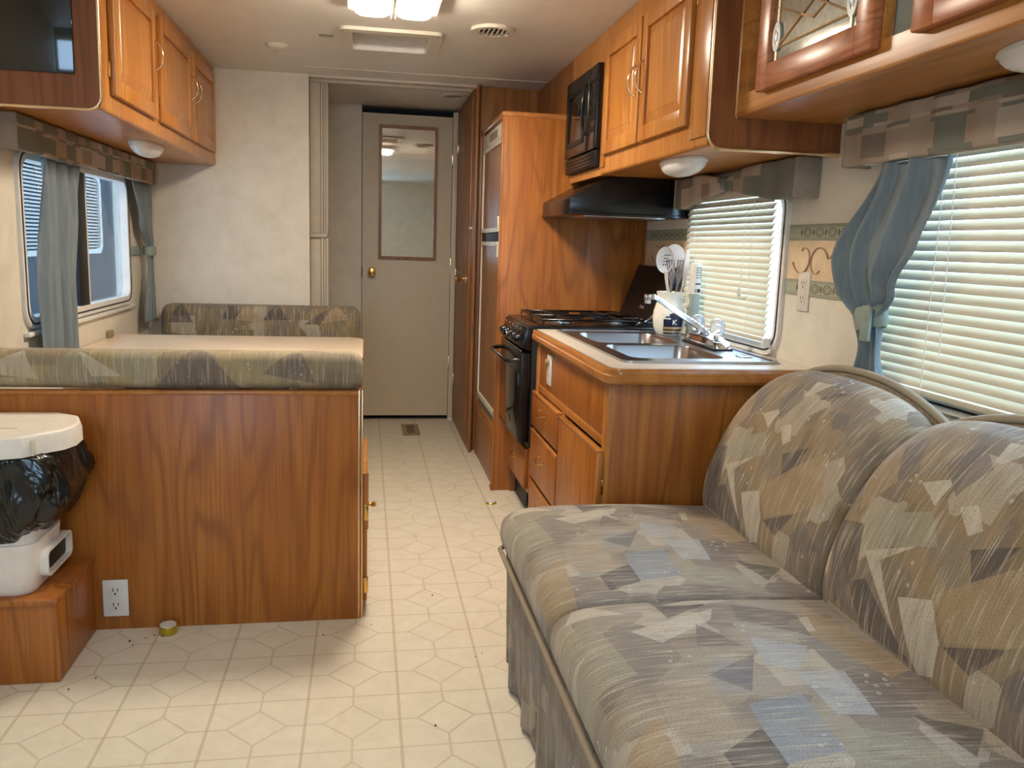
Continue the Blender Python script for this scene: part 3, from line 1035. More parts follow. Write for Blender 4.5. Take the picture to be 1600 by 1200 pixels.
rf = thing('refrigerator', 'built-in refrigerator with brown wood doors and beige trim', 'refrigerator', (.9, 4.14, .31))
box('cabinet_body', (.625, 1.25, 3.835, 4.48, .31, 1.70), 'blackmat', rf, .003)
cpn = box('control_strip', (.604, .625, 3.835, 4.485, 1.635, 1.705), 'offwhite', rf, .003)
box('display', (.601, .605, 4.02, 4.26, 1.65, 1.685), 'register', cpn, .002)
for (za, zb, hz) in ((1.21, 1.63, 1.245), (.345, 1.165, 1.13)):
    d = mring('door', rrect(3.835, 4.485, za, zb, .004, 2), rrect(3.853, 4.467, za + .02, zb - .02, .002, 2), 'x', .600, .624, 'offwhite', rf)
    box('wood_insert', (.607, .612, 3.852, 4.468, za + .019, zb - .019), 'walnut', d, 0)
    box('handle', [(.588, .604, 3.841, 3.871, hz - .035, hz + .035)], 'offwhite', d, .003)
    box('handle_recess', [(.5865, .5885, 3.847, 3.865, hz - .025, hz + .025)], 'register', d, .001)
box('door_gap', (.606, .626, 3.835, 4.485, 1.166, 1.209), 'blackmat', rf, .002)
vent = box('vent_panel', (.604, .625, 3.835, 4.485, .305, .34), 'offwhite', rf, .003)
for k in range(2):
    box('vent_slot', (.602, .6045, 3.87, 4.44, .313 + k * .012, .318 + k * .012), 'blackmat', vent, 0)

# ------------------------------------------------------------------ gas range
gr = thing('gas_range', 'black gas range with oven door and raised glass lid', 'stove', (.95, 3.51, .10))
Y0, Y1 = 3.275, 3.788
box('body', (.655, 1.26, Y0, Y1, .335, .815), 'blackmat', gr, .003)
ct = box('cooktop', (.64, 1.262, Y0 - .002, Y1 + .002, .812, .838), 'black', gr, .006, 3)
cpp = mprism('control_panel', [(.655, .735), (.614, .745), (.632, .828), (.66, .835)], 'y', Y0, Y1, 'black', gr, .003)
for k in range(5):
    yy = Y0 + .06 + k * .089
    bm = bmesh.new()
    lathe(bm, [(.021, 0), (.021, .004), (.016, .008), (.014, .024), (.003, .026)], (0, 0, 0), 16)
    addbox(bm, -.004, .004, -.015, .015, .02, .034, .002)
    bm.transform(Matrix.Translation((.622, yy, .785)) @ Matrix.Rotation(-PI / 2 - .2, 4, 'Y') @ Matrix.Rotation(PI / 2 + .3 * (k % 3), 4, 'Z'))
    kb = link('knob', bm, 'black', cpp, None, True, 40)
    box('print_mark', [(.6165, .6185, yy - .003, yy + .003, .818, .8225)], 'white', cpp, 0)
od = box('oven_door', (.612, .655, Y0 + .004, Y1 - .004, .355, .728), 'black', gr, .006, 3)
box('oven_window', (.6095, .6125, Y0 + .03, Y1 - .03, .375, .64), 'blackglass', od, .001)
pts = [(.612, Y0 + .03, .695), (.575, Y0 + .035, .69), (.562, Y0 + .06, .688), (.562, Y1 - .06, .688), (.575, Y1 - .035, .69), (.612, Y1 - .03, .695)]
mtube('handle', pts, .009, 'black', od, 10)
box('chrome_trim', (.611, .615, Y0 + .004, Y1 - .004, .730, .738), 'steel', od, .001)
# burners
for bx, by, rr_ in ((.80, 3.40, .045), (.80, 3.66, .038), (1.04, 3.40, .038), (1.04, 3.66, .038)):
    bn = mlathe('burner', [(rr_ + .02, 0), (rr_ + .016, .003), (rr_, .003), (rr_, .010), (rr_ * .6, .012), (rr_ * .55, .019), (.004, .02)], (bx, by, .838), 'steel', ct, 20)
    mlathe('burner_cap', [(rr_ * .62, 0), (rr_ * .6, .006), (.003, .008)], (bx, by, .857), 'blackmat', bn, 18)
for gi, (ga, gb) in enumerate(((3.285, 3.526), (3.535, 3.778))):
    bm = bmesh.new()
    zt = .860
    for q in (.70, 1.14):
        tube(bm, [(q, ga + .008, zt), (q, gb - .008, zt)], .005, 6)
    for q in (ga + .008, gb - .008):
        tube(bm, [(.70, q, .842), (.70, q, zt), (1.14, q, zt), (1.14, q, .842)], .005, 6)
    ym = (ga + gb) / 2
    for bx in (.80, 1.04):
        tube(bm, [(bx, ga + .008, zt), (bx, ym - .018, zt)], .0045, 6)
        tube(bm, [(bx, ym + .018, zt), (bx, gb - .008, zt)], .0045, 6)
        tube(bm, [(bx - .095, ym, zt), (bx - .018, ym, zt)], .0045, 6)
        tube(bm, [(bx + .018, ym, zt), (bx + .095, ym, zt)], .0045, 6)
    link('grate', bm, 'black', ct, None, True, 60)
# raised lid leaning against the wall, hinged at the back
lid = mprism('glass_lid', [(1.165, .852), (1.178, .848), (1.264, 1.075), (1.250, 1.082)], 'y', Y0 + .004, Y1 - .004, 'blackmat', gr, .003)
box('hinge_rail', (1.10, 1.18, Y0 + .01, Y1 - .01, .836, .862), 'black', gr, .005)
bm = bmesh.new()
addbox(bm, -.001, .001, -.028, .028, -.008, .008, .0005)
for k in range(5):
    addbox(bm, -.0018, .0, -.022 + k * .0095, -.016 + k * .0095, -.004, .004)
bm.transform(Matrix.Translation((1.1795, 3.50, .905)) @ Matrix.Rotation(.36, 4, 'Y'))
link('maker_badge', bm, 'steel', lid, None, False)
for k, yy in enumerate((3.36, 3.42)):
    mlathe('screw', [(.007, 0), (.003, .005)], (1.135, yy, .862), 'steel', gr, 10)
mtube('lid_stay', [(1.09, 3.29, .845), (1.105, 3.29, .856), (1.115, 3.29, .85), (1.15, 3.29, .875), (1.17, 3.29, .90)], .005, 'steel', gr, 6)
# drawer under the range
bp = thing('range_drawer_unit', 'low oak drawer unit under the black range', 'drawer', (.95, 3.51, 0))
box('face', (.662, .675, Y0, Y1 + .004, .14, .335), 'panel', bp, .002)
dr = box('drawer', (.645, .662, Y0 + .02, Y1 - .01, .155, .325), 'panel', bp, .003)
pull_y(dr, .645, -1, 3.46, 3.56, .255, .02, .003, 'brass')
box('side', (.675, 1.25, Y1 - .004, Y1 + .004, 0, .335), 'walnut', bp, .001)
box('vent', [(.70, .706, Y0, Y1, 0, .14)], 'blackmat', bp, .001)
vn = mring('vent_frame', rrect(Y0 + .01, Y0 + .2, .02, .13, .02), rrect(Y0 + .03, Y0 + .18, .035, .115, .012), 'x', .692, .702, 'blackmat', bp)

# ------------------------------------------------------------------ sink cabinet and counter
sk = thing('sink_cabinet', 'oak base cabinet with drawers and door under the sink', 'cabinet', (.98, 2.75, 0))
box('body', [(.685, XR - .002, 2.245, 3.255, .07, .09), (1.25, XR - .002, 2.245, 3.255, .09, .785), (.685, 1.25, 3.24, 3.255, .09, .785), (.685, 1.25, 2.245, 2.252, .09, .785)], 'panel', sk, .001)
box('plinth', (.74, XR - .002, 2.26, 3.25, 0, .07), 'dkwood', sk, .001)
box('end_panel', (.684, XR - .002, 2.236, 2.245, 0, .785), 'panel', sk, .001)
bm = bmesh.new()
for d in ((2.236, 2.29, .05, .785), (3.21, 3.262, .05, .785), (2.29, 3.21, .585, .612), (2.29, 3.21, .765, .785), (2.29, 3.21, .05, .09), (2.755, 2.80, .09, .585)):
    addbox(bm, .674, .686, *d, bev=.002)
link('face_frame', bm, 'oak', sk, None, True, 40)
box('apron_panel', (.678, .685, 2.29, 3.21, .612, .765), 'panel', sk, .001)
for k, (za, zb) in enumerate(((.445, .578), (.235, .425), (.06, .215))):
    d = box('drawer', (.657, .674, 2.785, 3.245, za, zb), 'panel', sk, .003)
    box('top_edge', (.655, .676, 2.783, 3.247, zb - .008, zb + .004), 'trimwood', d, .003)
    pull_y(d, .657, -1, 2.97, 3.07, (za + zb) / 2 + .02, .022, .003, 'brass')
d = box('door', (.657, .674, 2.262, 2.765, .075, .572), 'panel', sk, .003)
box('top_edge', (.655, .676, 2.26, 2.767, .566, .578), 'trimwood', d, .003)
box('edge_strip', (.656, .675, 2.258, 2.266, .075, .572), 'oak', d, .002)
for zz in (.45, .12):
    hinge(d, .674, -1, 2.252, zz)

sw = thing('light_switch', 'white rocker light switch plate on the sink cabinet apron', 'switch', (.678, 3.02, .65))
box('plate', (.671, .678, 2.985, 3.055, .64, .752), 'white', sw, .003)
box('rocker', (.667, .672, 3.008, 3.032, .675, .72), 'offwhite', sw, .002)
mlathe('dial', [(.014, 0), (.012, -.014), (.003, -.016)], (.671, 3.02, .725), 'register', sw, 14, 'x')

ctp = thing('countertop', 'pale kitchen countertop with rounded oak edge', 'countertop', (.98, 2.73, .787))
ol = [(XR - .002, 2.205), (XR - .002, 3.262), (.668, 3.262)] + [(.668, 2.245)] + arc((.708, 2.245), .040, PI, 1.5 * PI, 6)[1:]
# slab with a cut-out for the sink
sink_o = rrect(.737, 1.226, 2.315, 3.205, .04)
bm = bmesh.new()
addbox(bm, .672, .775, 2.25, 3.262, .79, .825)
addbox(bm, 1.115, XR - .002, 2.25, 3.262, .79, .825)
addbox(bm, .775, 1.115, 2.25, 2.375, .79, .825)
addbox(bm, .775, 1.115, 3.14, 3.262, .79, .825)
addbox(bm, .708, XR - .002, 2.21, 2.25, .79, .825)
prism(bm, arc((.708, 2.245), .036, PI, 1.5 * PI, 6) + [(.71, 2.25), (.708, 2.25)], 'z', .79, .825)
link('worktop', bm, 'counter', ctp)
edge = [(.664, 3.262, .803), (.664, 2.25, .803)] + [(p[0], p[1], .803) for p in arc((.709, 2.25), .045, PI, 1.5 * PI, 8)[1:]] + [(XR - .002, 2.205, .803)]
bm = bmesh.new()
rings_ = []
P = [Vector(p) for p in edge]
for i, p in enumerate(P):
    dv = (P[min(i + 1, len(P) - 1)] - P[max(0, i - 1)]).normalized()
    nv = Vector((-dv.y, dv.x, 0)) * -1     # pointing out of the counter
    cs = [(-.004, .0205), (.006, .0205), (.0095, .014), (.0095, .004), (.013, .0), (.013, -.014), (.008, -.022), (-.004, -.022)]
    rings_.append([p + nv * a + Vector((0, 0, b)) for a, b in cs])
loft(bm, rings_)
link('edge_moulding', bm, 'trimwood', ctp, None, True, 30)

# double bowl sink
si = thing('kitchen_sink', 'double bowl stainless steel sink set in the counter', 'sink', (.98, 2.76, .825))
bowls = [(.79, 1.095, 2.395, 2.735, .05), (.79, 1.095, 2.785, 3.12, .05)]
bm = bmesh.new()
for d in ((.739, .79, 2.317, 3.203), (1.095, 1.226, 2.317, 3.203), (.79, 1.095, 2.317, 2.395), (.79, 1.095, 2.735, 2.785), (.79, 1.095, 3.12, 3.203)):
    addbox(bm, d[0], d[1], d[2], d[3], .8255, .829)
# fill the rounded bowl corners
for (a0, a1, b0, b1, r) in bowls:
    for (ca, cb) in ((a0, b0), (a1, b0), (a1, b1), (a0, b1)):
        sa, sb = (1 if ca == a0 else -1), (1 if cb == b0 else -1)
        c = (ca + sa * r, cb + sb * r)
        an = math.atan2(-sb, -sa)
        pts = [(ca, cb)] + [(c[0] + math.cos(an - PI / 4 + PI / 2 * k / 6) * r, c[1] + math.sin(an - PI / 4 + PI / 2 * k / 6) * r) for k in range(7)]
        prism(bm, pts, 'z', .8255, .829)
link('deck', bm, 'steel', si, None, False)
mring('rim', rrect(.734, 1.229, 2.312, 3.208, .035), rrect(.746, 1.217, 2.324, 3.196, .03), 'z', .8255, .8325, 'steel', si)
for (a0, a1, b0, b1, r) in bowls:
    bm = bmesh.new()
    rings_ = []
    for z, i in ((.829, 0), (.826, .002), (.74, .008), (.70, .014), (.688, .03), (.684, .06)):
        rings_.append([(a, b, z) for a, b in rrect(a0 + i, a1 - i, b0 + i, b1 - i, r)])
    R = loft(bm, rings_, cap=False)
    bm.faces.new(R[-1])
    bw = link('bowl', bm, 'steel', si, None, True, 60)
    mlathe('drain', [(.04, 0), (.04, .004), (.03, .004), (.028, .001), (.003, .001)], ((a0 + a1) / 2, (b0 + b1) / 2, .684), 'chrome', bw, 20)
box('sprayer_cap', (1.15, 1.19, 2.43, 2.47, .829, .832), 'chrome', si, .001)

fc = thing('faucet', 'chrome kitchen faucet with two clear knobs and raised spout', 'faucet', (1.165, 2.74, .829))
mprism('base_plate', [(2.60, .829), (2.88, .829), (2.868, .856), (2.80, .866), (2.74, .872), (2.68, .866), (2.612, .856)], 'x', 1.135, 1.195, 'chrome', fc, .004)
box('base_shadow_edge', (1.131, 1.199, 2.596, 2.884, .829, .834), 'blackmat', fc, .001)  # dark rim stands in for the shade under the base plate
for yy in (2.655, 2.825):
    kb = mlathe('stem', [(.013, 0), (.011, .014), (.008, .02)], (1.165, yy, .858), 'chrome', fc, 12)
    bm = bmesh.new()
    lathe(bm, [(.012, .0), (.022, .006), (.027, .022), (.026, .042), (.018, .054), (.004, .057)], (1.165, yy, .874), 8)
    link('knob', bm, 'crystal', fc, None, False)
bm = bmesh.new()
rings_ = []
sp_pts = [((1.165, 2.74, .868), .017), ((1.13, 2.743, .897), .015), ((1.06, 2.747, .938), .0125), ((.985, 2.75, .984), .011), ((.965, 2.75, .995), .011)]
for (p, w) in sp_pts:
    rings_.append([(p[0] + dz * .45, p[1] + dy, p[2] + dz) for dy, dz in ((-w, -w * .55), (w, -w * .55), (w, w * .4), (w * .5, w * .7), (-w * .5, w * .7), (-w, w * .4))])
loft(bm, rings_)
addbox(bm, .936, .968, 2.738, 2.762, .982, 1.003, .003)
link('spout', bm, 'chrome', fc, None, True, 30)
mlathe('aerator', [(.011, 0), (.011, -.014), (.004, -.015)], (.947, 2.75, .984), 'chrome', fc, 14)

# crock with utensils
CX, CY = 1.155, 3.095
ck = thing('utensil_crock', 'cream ceramic crock with navy and striped decoration', 'crock', (CX, CY, .829))
bm = bmesh.new()
cprof = [(.042, .0005), (.048, .004), (.058, .03), (.062, .06), (.060, .09), (.052, .118), (.047, .130), (.049, .150), (.053, .165), (.051, .166), (.046, .150), (.044, .13), (.05, .11), (.055, .06), (.04, .012)]
lathe(bm, cprof, (CX, CY, .829), 28)
link('pot', bm, 'ceramic', ck, None, True, 50)
mtube('lug_handle', [(CX + .035, CY - .03, .829 + .138), (CX + .055, CY - .045, .829 + .142), (CX + .062, CY - .05, .829 + .125), (CX + .05, CY - .04, .829 + .105)], .007, 'ceramic', ck, 8)


def crock_r(h):
    for (r0, h0), (r1, h1) in zip(cprof[:9], cprof[1:9]):
        if h0 <= h <= h1:
            return r0 + (r1 - r0) * (h - h0) / (h1 - h0)
    return .05


def crock_patch(name, a0, a1, h0, h1, mat, lift=.0012, shape=None):
    def fn(s, t):
        a = a0 + (a1 - a0) * s
        hh = h1 if shape is None else h0 + (h1 - h0) * shape(s)
        h = h0 + (hh - h0) * t
        r = crock_r(h) + lift
        return (CX + math.cos(a) * r, CY + math.sin(a) * r, .829 + h)
    return uvsurf(name, fn, 14, 6, mat, ck)


A0, A1 = math.radians(-128), math.radians(-52)
crock_patch('painted_navy_band', A0, A1, .034, .088, 'navy', .0012, lambda s: math.sin(PI * min(1, max(0, .08 + .84 * s))) ** .5)
for k in range(4):
    crock_patch('painted_stripe', A0 - .05, A1 + .05, .006 + k * .007, .012 + k * .007, 'ochre' if k % 2 else 'navy', .0014)
for k in range(9):
    a = A0 + .10 + (k % 5) * .075
    h = .066 + (k // 5) * .012
    r = crock_r(h) + .0016
    mlathe('painted_dot', [(.003, -.0006), (.003, .0006)], (CX + math.cos(a) * r, CY + math.sin(a) * r, .829 + h), 'ceramic', ck, 8, 'y')
# painted letter K
a = math.radians(-88)
r = crock_r(.052) + .002
for (p, q) in (((-.007, -.008), (-.007, .010)), ((-.006, 0), (.006, .010)), ((-.006, .001), (.007, -.008))):
    mtube('painted_letter', [(CX + math.cos(a) * r + p[0], CY + math.sin(a) * r, .829 + .052 + p[1]), (CX + math.cos(a) * r + q[0], CY + math.sin(a) * r, .829 + .052 + q[1])], .0018, 'ceramic', ck, 6)


def handle_to(name, tp, mat, parent, r=.005):
    b = (CX + (CX - tp[0]) * .3, CY + .0, .829 + .02)
    return mtube(name, [b, ((b[0] + tp[0]) / 2, (b[1] + tp[1]) / 2, (b[2] + tp[2]) / 2), tp], r, mat, parent, 8, flat=.5)


# slotted spoon facing the camera
c0 = Vector((1.118, 3.075, 1.115))
us = thing('slotted_spoon', 'white nylon slotted spoon leaning left in the crock', 'spoon', (CX, CY, .86))
bm = bmesh.new()
lp = []
for k in range(20):
    t = 2 * PI * k / 20
    lp.append((c0.x + math.cos(t) * .036 * (1 + .0 * math.sin(t)), c0.z + math.sin(t) * .050))
rings_ = []
for yy, s in ((c0.y + .004, .9), (c0.y - .001, 1.0), (c0.y + .002, .96), (c0.y + .008, .55), (c0.y + .010, .1)):
    rings_.append([(c0.x + (p[0] - c0.x) * s, yy, c0.z + (p[1] - c0.z) * s) for p in lp])
loft(bm, rings_)
b_ = link('bowl', bm, 'utensil', us, None, True, 60)
for i in range(4):
    for j in range(2 + i % 2):
        mlathe('slot_hole', [(.0028, 0), (.0028, .0012)], (c0.x - .006 + j * .009 + i * .002, c0.y - .0022, c0.z - .018 + i * .012), 'blackmat', b_, 8, 'y')
mtube('handle', [(1.165, 3.10, .85), (1.145, 3.088, .98), (c0.x + .006, c0.y + .004, c0.z - .04)], [.007, .008, .013], 'utensil', us, 8, flat=.45)
# ladle / large spoon behind
c1 = Vector((1.176, 3.13, 1.13))
us = thing('ladle', 'large white nylon ladle standing at the back of the crock', 'ladle', (CX, CY, .86))
bm = bmesh.new()
rings_ = []
for k in range(8):
    a = k / 7 * PI / 2
    rings_.append([(c1.x + math.cos(q * PI / 10) * .042 * math.cos(a), c1.y + .03 * math.sin(a), c1.z + math.sin(q * PI / 10) * .046 * math.cos(a) + .0) for q in range(20)])
loft(bm, rings_)
link('bowl', bm, 'utensil', us, None, True, 60)
mtube('handle', [(1.15, 3.1, .85), (1.16, 3.115, .98), (1.172, 3.128, 1.09)], [.006, .006, .008], 'utensil', us, 8, flat=.5)
# spatulas and a whisk
us = thing('spatula', 'white nylon spatula on the right side of the crock', 'spatula', (CX, CY, .86))
mprism('blade', [(1.192, 1.02), (1.207, 1.015), (1.217, 1.10), (1.214, 1.155), (1.203, 1.158), (1.196, 1.10)], 'y', 3.075, 3.079, 'utensil', us, .001)
mtube('handle', [(1.165, 3.09, .85), (1.185, 3.08, .98), (1.2, 3.077, 1.03)], .005, 'utensil', us, 8, flat=.6)
for nm, lb_, xs in (('turner', 'grey nylon turner between the spoons in the crock', -.012), ('serving_fork', 'grey nylon serving fork between ladle and spatula in the crock', .012)):
    us = thing(nm, lb_, nm.split('_')[-1], (CX, CY, .86))
    x = 1.165 + xs
    bm = bmesh.new()
    for k in range(4):
        tube(bm, [(x, 3.085, 1.02), (x - .012 + k * .008 + xs * .3, 3.08, 1.06), (x - .015 + k * .01 + xs, 3.08, 1.115)], .0032, 6)
    tube(bm, [(x - .015 + xs, 3.08, 1.115), (x + .015 + xs, 3.08, 1.115)], .0032, 6)
    link('head', bm, 'utgrey', us, None, True, 60)
    mtube('handle', [(CX, 3.095, .85), (x, 3.085, 1.025)], .006, 'utgrey', us, 8, flat=.6)

# gadget on the wall
gg = thing('countertop_gadget', 'white gadget with black button in a grey stand behind the crock', 'gadget', (1.222, 3.055, .829))
box('grey_stand', (1.212, 1.238, 3.0, 3.06, .830, .99), 'greyglass', gg, .004)
box('body', (1.212, 1.238, 2.998, 3.058, .99, 1.108), 'white', gg, .005)
for k in range(5):
    for j in range(2):
        box('print_line', [(1.216 + j * .012, 1.224 + j * .012, 2.9965, 2.9985, 1.052 + k * .009, 1.056 + k * .009)], 'printg', gg, 0)
box('slot', (1.215, 1.235, 2.9965, 2.9985, 1.028, 1.033), 'blackmat', gg, 0)
box('button', (1.224, 1.235, 2.9965, 2.9985, .999, 1.012), 'blackmat', gg, .0005)
box('clip', (1.214, 1.221, 2.9965, 2.9985, .999, 1.012), 'greyglass', gg, .0005)

# ------------------------------------------------------------------ wallpaper border on the right wall
SEG = ((1.96, 2.438), (3.262, 3.795))
tr = struct(box('trim_5', [(XR - .0015, XR - .0002, a, b, 1.030, 1.240) for a, b in SEG], 'bordercream', bev=0), 'wallpaper border with green bands and rose scrolls')
for za, zb, nm in ((1.193, 1.240, 'upper_band'), (1.030, 1.078, 'lower_band')):
    b_ = box(nm, [(XR - .0025, XR - .0014, a, b, za, zb) for a, b in SEG], 'bordergreen', tr, 0)
    for z in (za + .002, za + .007, zb - .002, zb - .007):
        box('band_line', [(XR - .003, XR - .0024, a, b, z - .0008, z + .0008) for a, b in SEG], 'printg', b_, 0)
    zc = (za + zb) / 2
    bm = bmesh.new()
    for a, b in SEG:
        y = a + .03
        while y < b - .06:
            for (r1, r2, q1, q2) in ((.024, .013, .020, .010), (.014, .006, .011, .004)):
                ring(bm, [(y + math.cos(k * PI / 8) * r1, zc + math.sin(k * PI / 8) * r2) for k in range(16)], [(y + math.cos(k * PI / 8) * q1, zc + math.sin(k * PI / 8) * q2) for k in range(16)], 'x', XR - .0031, XR - .0024)
            prism(bm, [(y + .034 + .006, zc), (y + .034, zc + .012), (y + .034 - .006, zc), (y + .034, zc - .012)], 'x', XR - .0031, XR - .0024)
            y += .068
    st_ = link('printed_ovals', bm, 'printd', b_)
    st_['kind'] = 'stuff'
for yc, fl_ in ((2.09, 1), (2.30, -1), (3.38, 1), (3.60, -1)):
    for part_ in range(2):
        pts = []
        for k in range(26):
            t = k / 25
            a = (t * 1.6 + .1) * PI
            rr_ = .060 * (1 - .68 * t)
            cy_ = yc + (part_ * 2 - 1) * .042
            pts.append((XR - .0026, cy_ + (part_ * 2 - 1) * math.cos(a) * rr_, 1.135 + fl_ * (part_ * 2 - 1) * (math.sin(a) * rr_ - .012)))
        mtube('printed_scroll', pts, [.0050 * (1 - .5 * k / 25) for k in range(26)], 'printr', tr, 6, flat=.2)


# wall outlets
def outlet(label, c, axis, s, w=.07, h=.115, mat='white', name='wall_outlet', z=None):
    x, y, z = c
    t = thing(name, label, 'outlet', (x, y, z - h / 2), None)

    def bx(nm, du0, du1, z0, z1, d0, d1, m, par, bev=.001):
        if axis == 'y':
            ya, yb = sorted((y + s * d0, y + s * d1))
            return box(nm, (x + du0, x + du1, ya, yb, z + z0, z + z1), m, par, bev)
        xa, xb = sorted((x + s * d0, x + s * d1))
        return box(nm, (xa, xb, y + du0, y + du1, z + z0, z + z1), m, par, bev)
    bx('plate', -w / 2, w / 2, -h / 2, h / 2, .0003, .006, mat, t, .0025)
    for zz in (-.022, .022):
        rc_ = bx('receptacle', -.017, .017, zz - .015, zz + .015, .0055, .0075, mat, t, .0015)
        for du in (-.007, .006):
            bx('slot', du, du + .0025, zz - .001, zz + .009, .007, .0078, 'blackmat', rc_, 0)
        bx('ground_hole', -.0025, .0025, zz - .010, zz - .005, .007, .0078, 'blackmat', rc_, 0)


outlet('white electrical outlet low on the dinette bench panel', (-.715, 2.470, .098), 'y', -1, .07, .112)
outlet('cream electrical outlet on the wallpaper border beside the sink window', (XR, 2.322, 1.043), 'x', -1, .066, .115, 'offwhite')


# ------------------------------------------------------------------ windows and blinds
def window_x(name, W, x0, s, label, glass='pane', rad=.06, fmat='white'):
    ya, yb, za, zb = W
    fr = mring(name, rrect(ya - .028, yb + .028, za - .028, zb + .028, rad + .028), rrect(ya + .01, yb - .01, za + .01, zb - .01, rad), 'x', *sorted((x0 + s * .03, x0 - s * .012)), fmat)
    struct(fr, label)
    mring('gasket', rrect(ya - .014, yb + .014, za - .014, zb + .014, rad + .014), rrect(ya - .009, yb + .009, za - .009, zb + .009, rad + .009), 'x', *sorted((x0 - s * .0105, x0 - s * .0145)), 'blackmat', fr)
    box('glass_pane', (*sorted((x0 + s * .02, x0 + s * .026)), ya, yb, za, zb), glass, fr, 0)
    return fr


window_x('window_2', W2, XR, 1, 'window with rounded white frame over the sink')
window_x('window_3', W3, XR, 1, 'wide window behind the sofa')
fw = mring('window_added', rrect(-1.04, .0, .83, 1.67, .03), rrect(-1.01, -.03, .86, 1.64, .02), 'y', YF - .05, YF + .012, 'white')  # window added out of view to bring cool daylight from the front
struct(fw, 'wide unseen window added behind the camera for daylight fill')
box('glass_pane', (-1.02, -.02, YF - .03, YF - .025, .85, 1.65), 'pane', fw, 0)


def blind(label, ya, yb, za, zb, xc, pitch, tilt, cords, width=.025, head=True):
    t = thing('window_blind', label, 'blind', (xc, (ya + yb) / 2, za))
    n = int((zb - za) / pitch)
    bm = bmesh.new()
    # one slat, slightly crowned, inner edge low and outer edge high
    rings_ = []
    ca, sa = math.cos(tilt), math.sin(tilt)
    for yy in (ya, yb):
        L = []
        for side in (0, 1):
            for k in range(5):
                q = (k / 4 if side == 0 else 1 - k / 4) - .5
                a, b = q * width, .0016 * (1 - 4 * q * q) + (-.0004 if side else .0004)
                L.append((xc + a * ca - b * sa, yy, a * sa + b * ca))
        rings_.append(L)
    loft(bm, rings_)
    me = None
    for k in range(n):
        z = za + .012 + pitch * (k + .5)
        if k == 0:
            for v in bm.verts:
                v.co.z += z
            z_first = z
            sl = link('slat', bm, 'slat', t, None, True, 50)
            me = sl
        else:
            o = me.copy()
            COL.objects.link(o)
            o.parent = t
            o.location = (0, 0, z - z_first)
    box('bottom_rail', (xc - .011, xc + .011, ya, yb, za - .004, za + .010), 'slat', t, .003)
    if head:
        box('head_rail', (xc - .014, xc + .014, ya, yb, zb, zb + .03), 'slat', t, .002)
    for yy in cords:
        mtube('ladder_cord', [(xc - .0125, yy, za), (xc - .0125, yy, zb + .01)], .0011, 'white', t, 5)
        for k in range(n):
            pass
    return t


sb = blind('cream slatted blind over the sink window', 2.495, 3.215, .875, 1.335, XR - .026, .0212, math.radians(57), (2.62, 3.11))
mtube('pull_cord', [(XR - .045, 2.66, 1.33), (XR - .046, 2.665, 1.03)], .0012, 'white', sb, 5)
for dy in (0, .012):
    mlathe('tassel', [(.0015, 0), (.005, -.012), (.004, -.028), (.001, -.03)], (XR - .047, 2.66 + dy, 1.035), 'offwhite', sb, 8)
for k in range(2):
    box('hold_down_bracket', [(XR - .04, XR - .001, 2.478 + k * .735, 2.492 + k * .735, .855, .885)], 'lens', sb, .002)
bb = blind('cream slatted blind filling the window behind the sofa', .50, 1.90, .845, 1.45, XR - .026, .0222, math.radians(58), (.85, 1.70))
mtube('pull_cord', [(XR - .045, 1.66, 1.45), (XR - .046, 1.64, .93)], .0012, 'white', bb, 5)


# ------------------------------------------------------------------ valances and curtains
def valance(label, ya, yb, x_wall, s, depth, zt, zb, pinch=None):
    """padded pelmet: loft of rounded sections along y; zt,zb functions of y"""
    N = 60

    def fn(q, t):
        y = ya + (yb - ya) * q
        a = t * 2 * PI
        ct_, st2 = math.cos(a), math.sin(a)
        e = .35
        cx = math.copysign(abs(ct_) ** e, ct_)
        cz = math.copysign(abs(st2) ** e, st2)
        top, bot = zt(y), zb(y)
        d = depth
        if pinch:
            d = depth * (1 - .35 * math.exp(-((y - pinch) / .05) ** 2))
        w = .004 * math.sin(y * 46) * (1 if cx < 0 else 0)
        x = x_wall - s * (.047 + d / 2) + s * cx * d / 2 - s * w
        return (x, y, (top + bot) / 2 + cz * (top - bot) / 2)

    def uvf(q, t):
        return ((yb - ya) * q, (t * 2 % 1.0) * (zt((ya + yb) / 2) - zb((ya + yb) / 2)) * 1.6 + .01)
    o = uvsurf('valance', fn, N, 32, 'valance', None, (x_wall - s * depth / 2, (ya + yb) / 2, zb((ya + yb) / 2)), 0, uvf, True, True)
    for yy, sg in ((ya, -1), (yb, 1)):
        box('return_board', (*sorted((x_wall - s * .001, x_wall - s * (.048 + depth))), *sorted((yy - sg * .003, yy + sg * .004)), zb(yy) + .001, zt(yy) - .001), 'lining', o, .003)
    return tag(o, label, 'valance')


valance('patchwork fabric valance over the sofa window', .45, 2.045, XR, 1, .034, lambda y: 1.502, lambda y: 1.374)


def bow_b(y):
    g = max(0, 1 - abs(y - 2.79) / .36)
    return 1.312 + .050 * g


def bow_t(y):
    return 1.428 - .026 * max(0, 1 - abs(y - 2.79) / .2)


sv = valance('patchwork fabric valance pinched like a bow over the sink window', 2.29, 3.25, XR, 1, .034, bow_t, bow_b, 2.79)
vk = bmesh.new()
lathe(vk, [(.020, -.012), (.024, 0), (.020, .012)], (XR - .066, 2.79, 1.384), 16, 'y')
o = link('knot_band', vk, 'valance', sv, None, True)
lv = valance('patchwork fabric valance over the dinette window', 2.79, 4.46, XL, -1, .03, lambda y: 1.492, lambda y: 1.385)


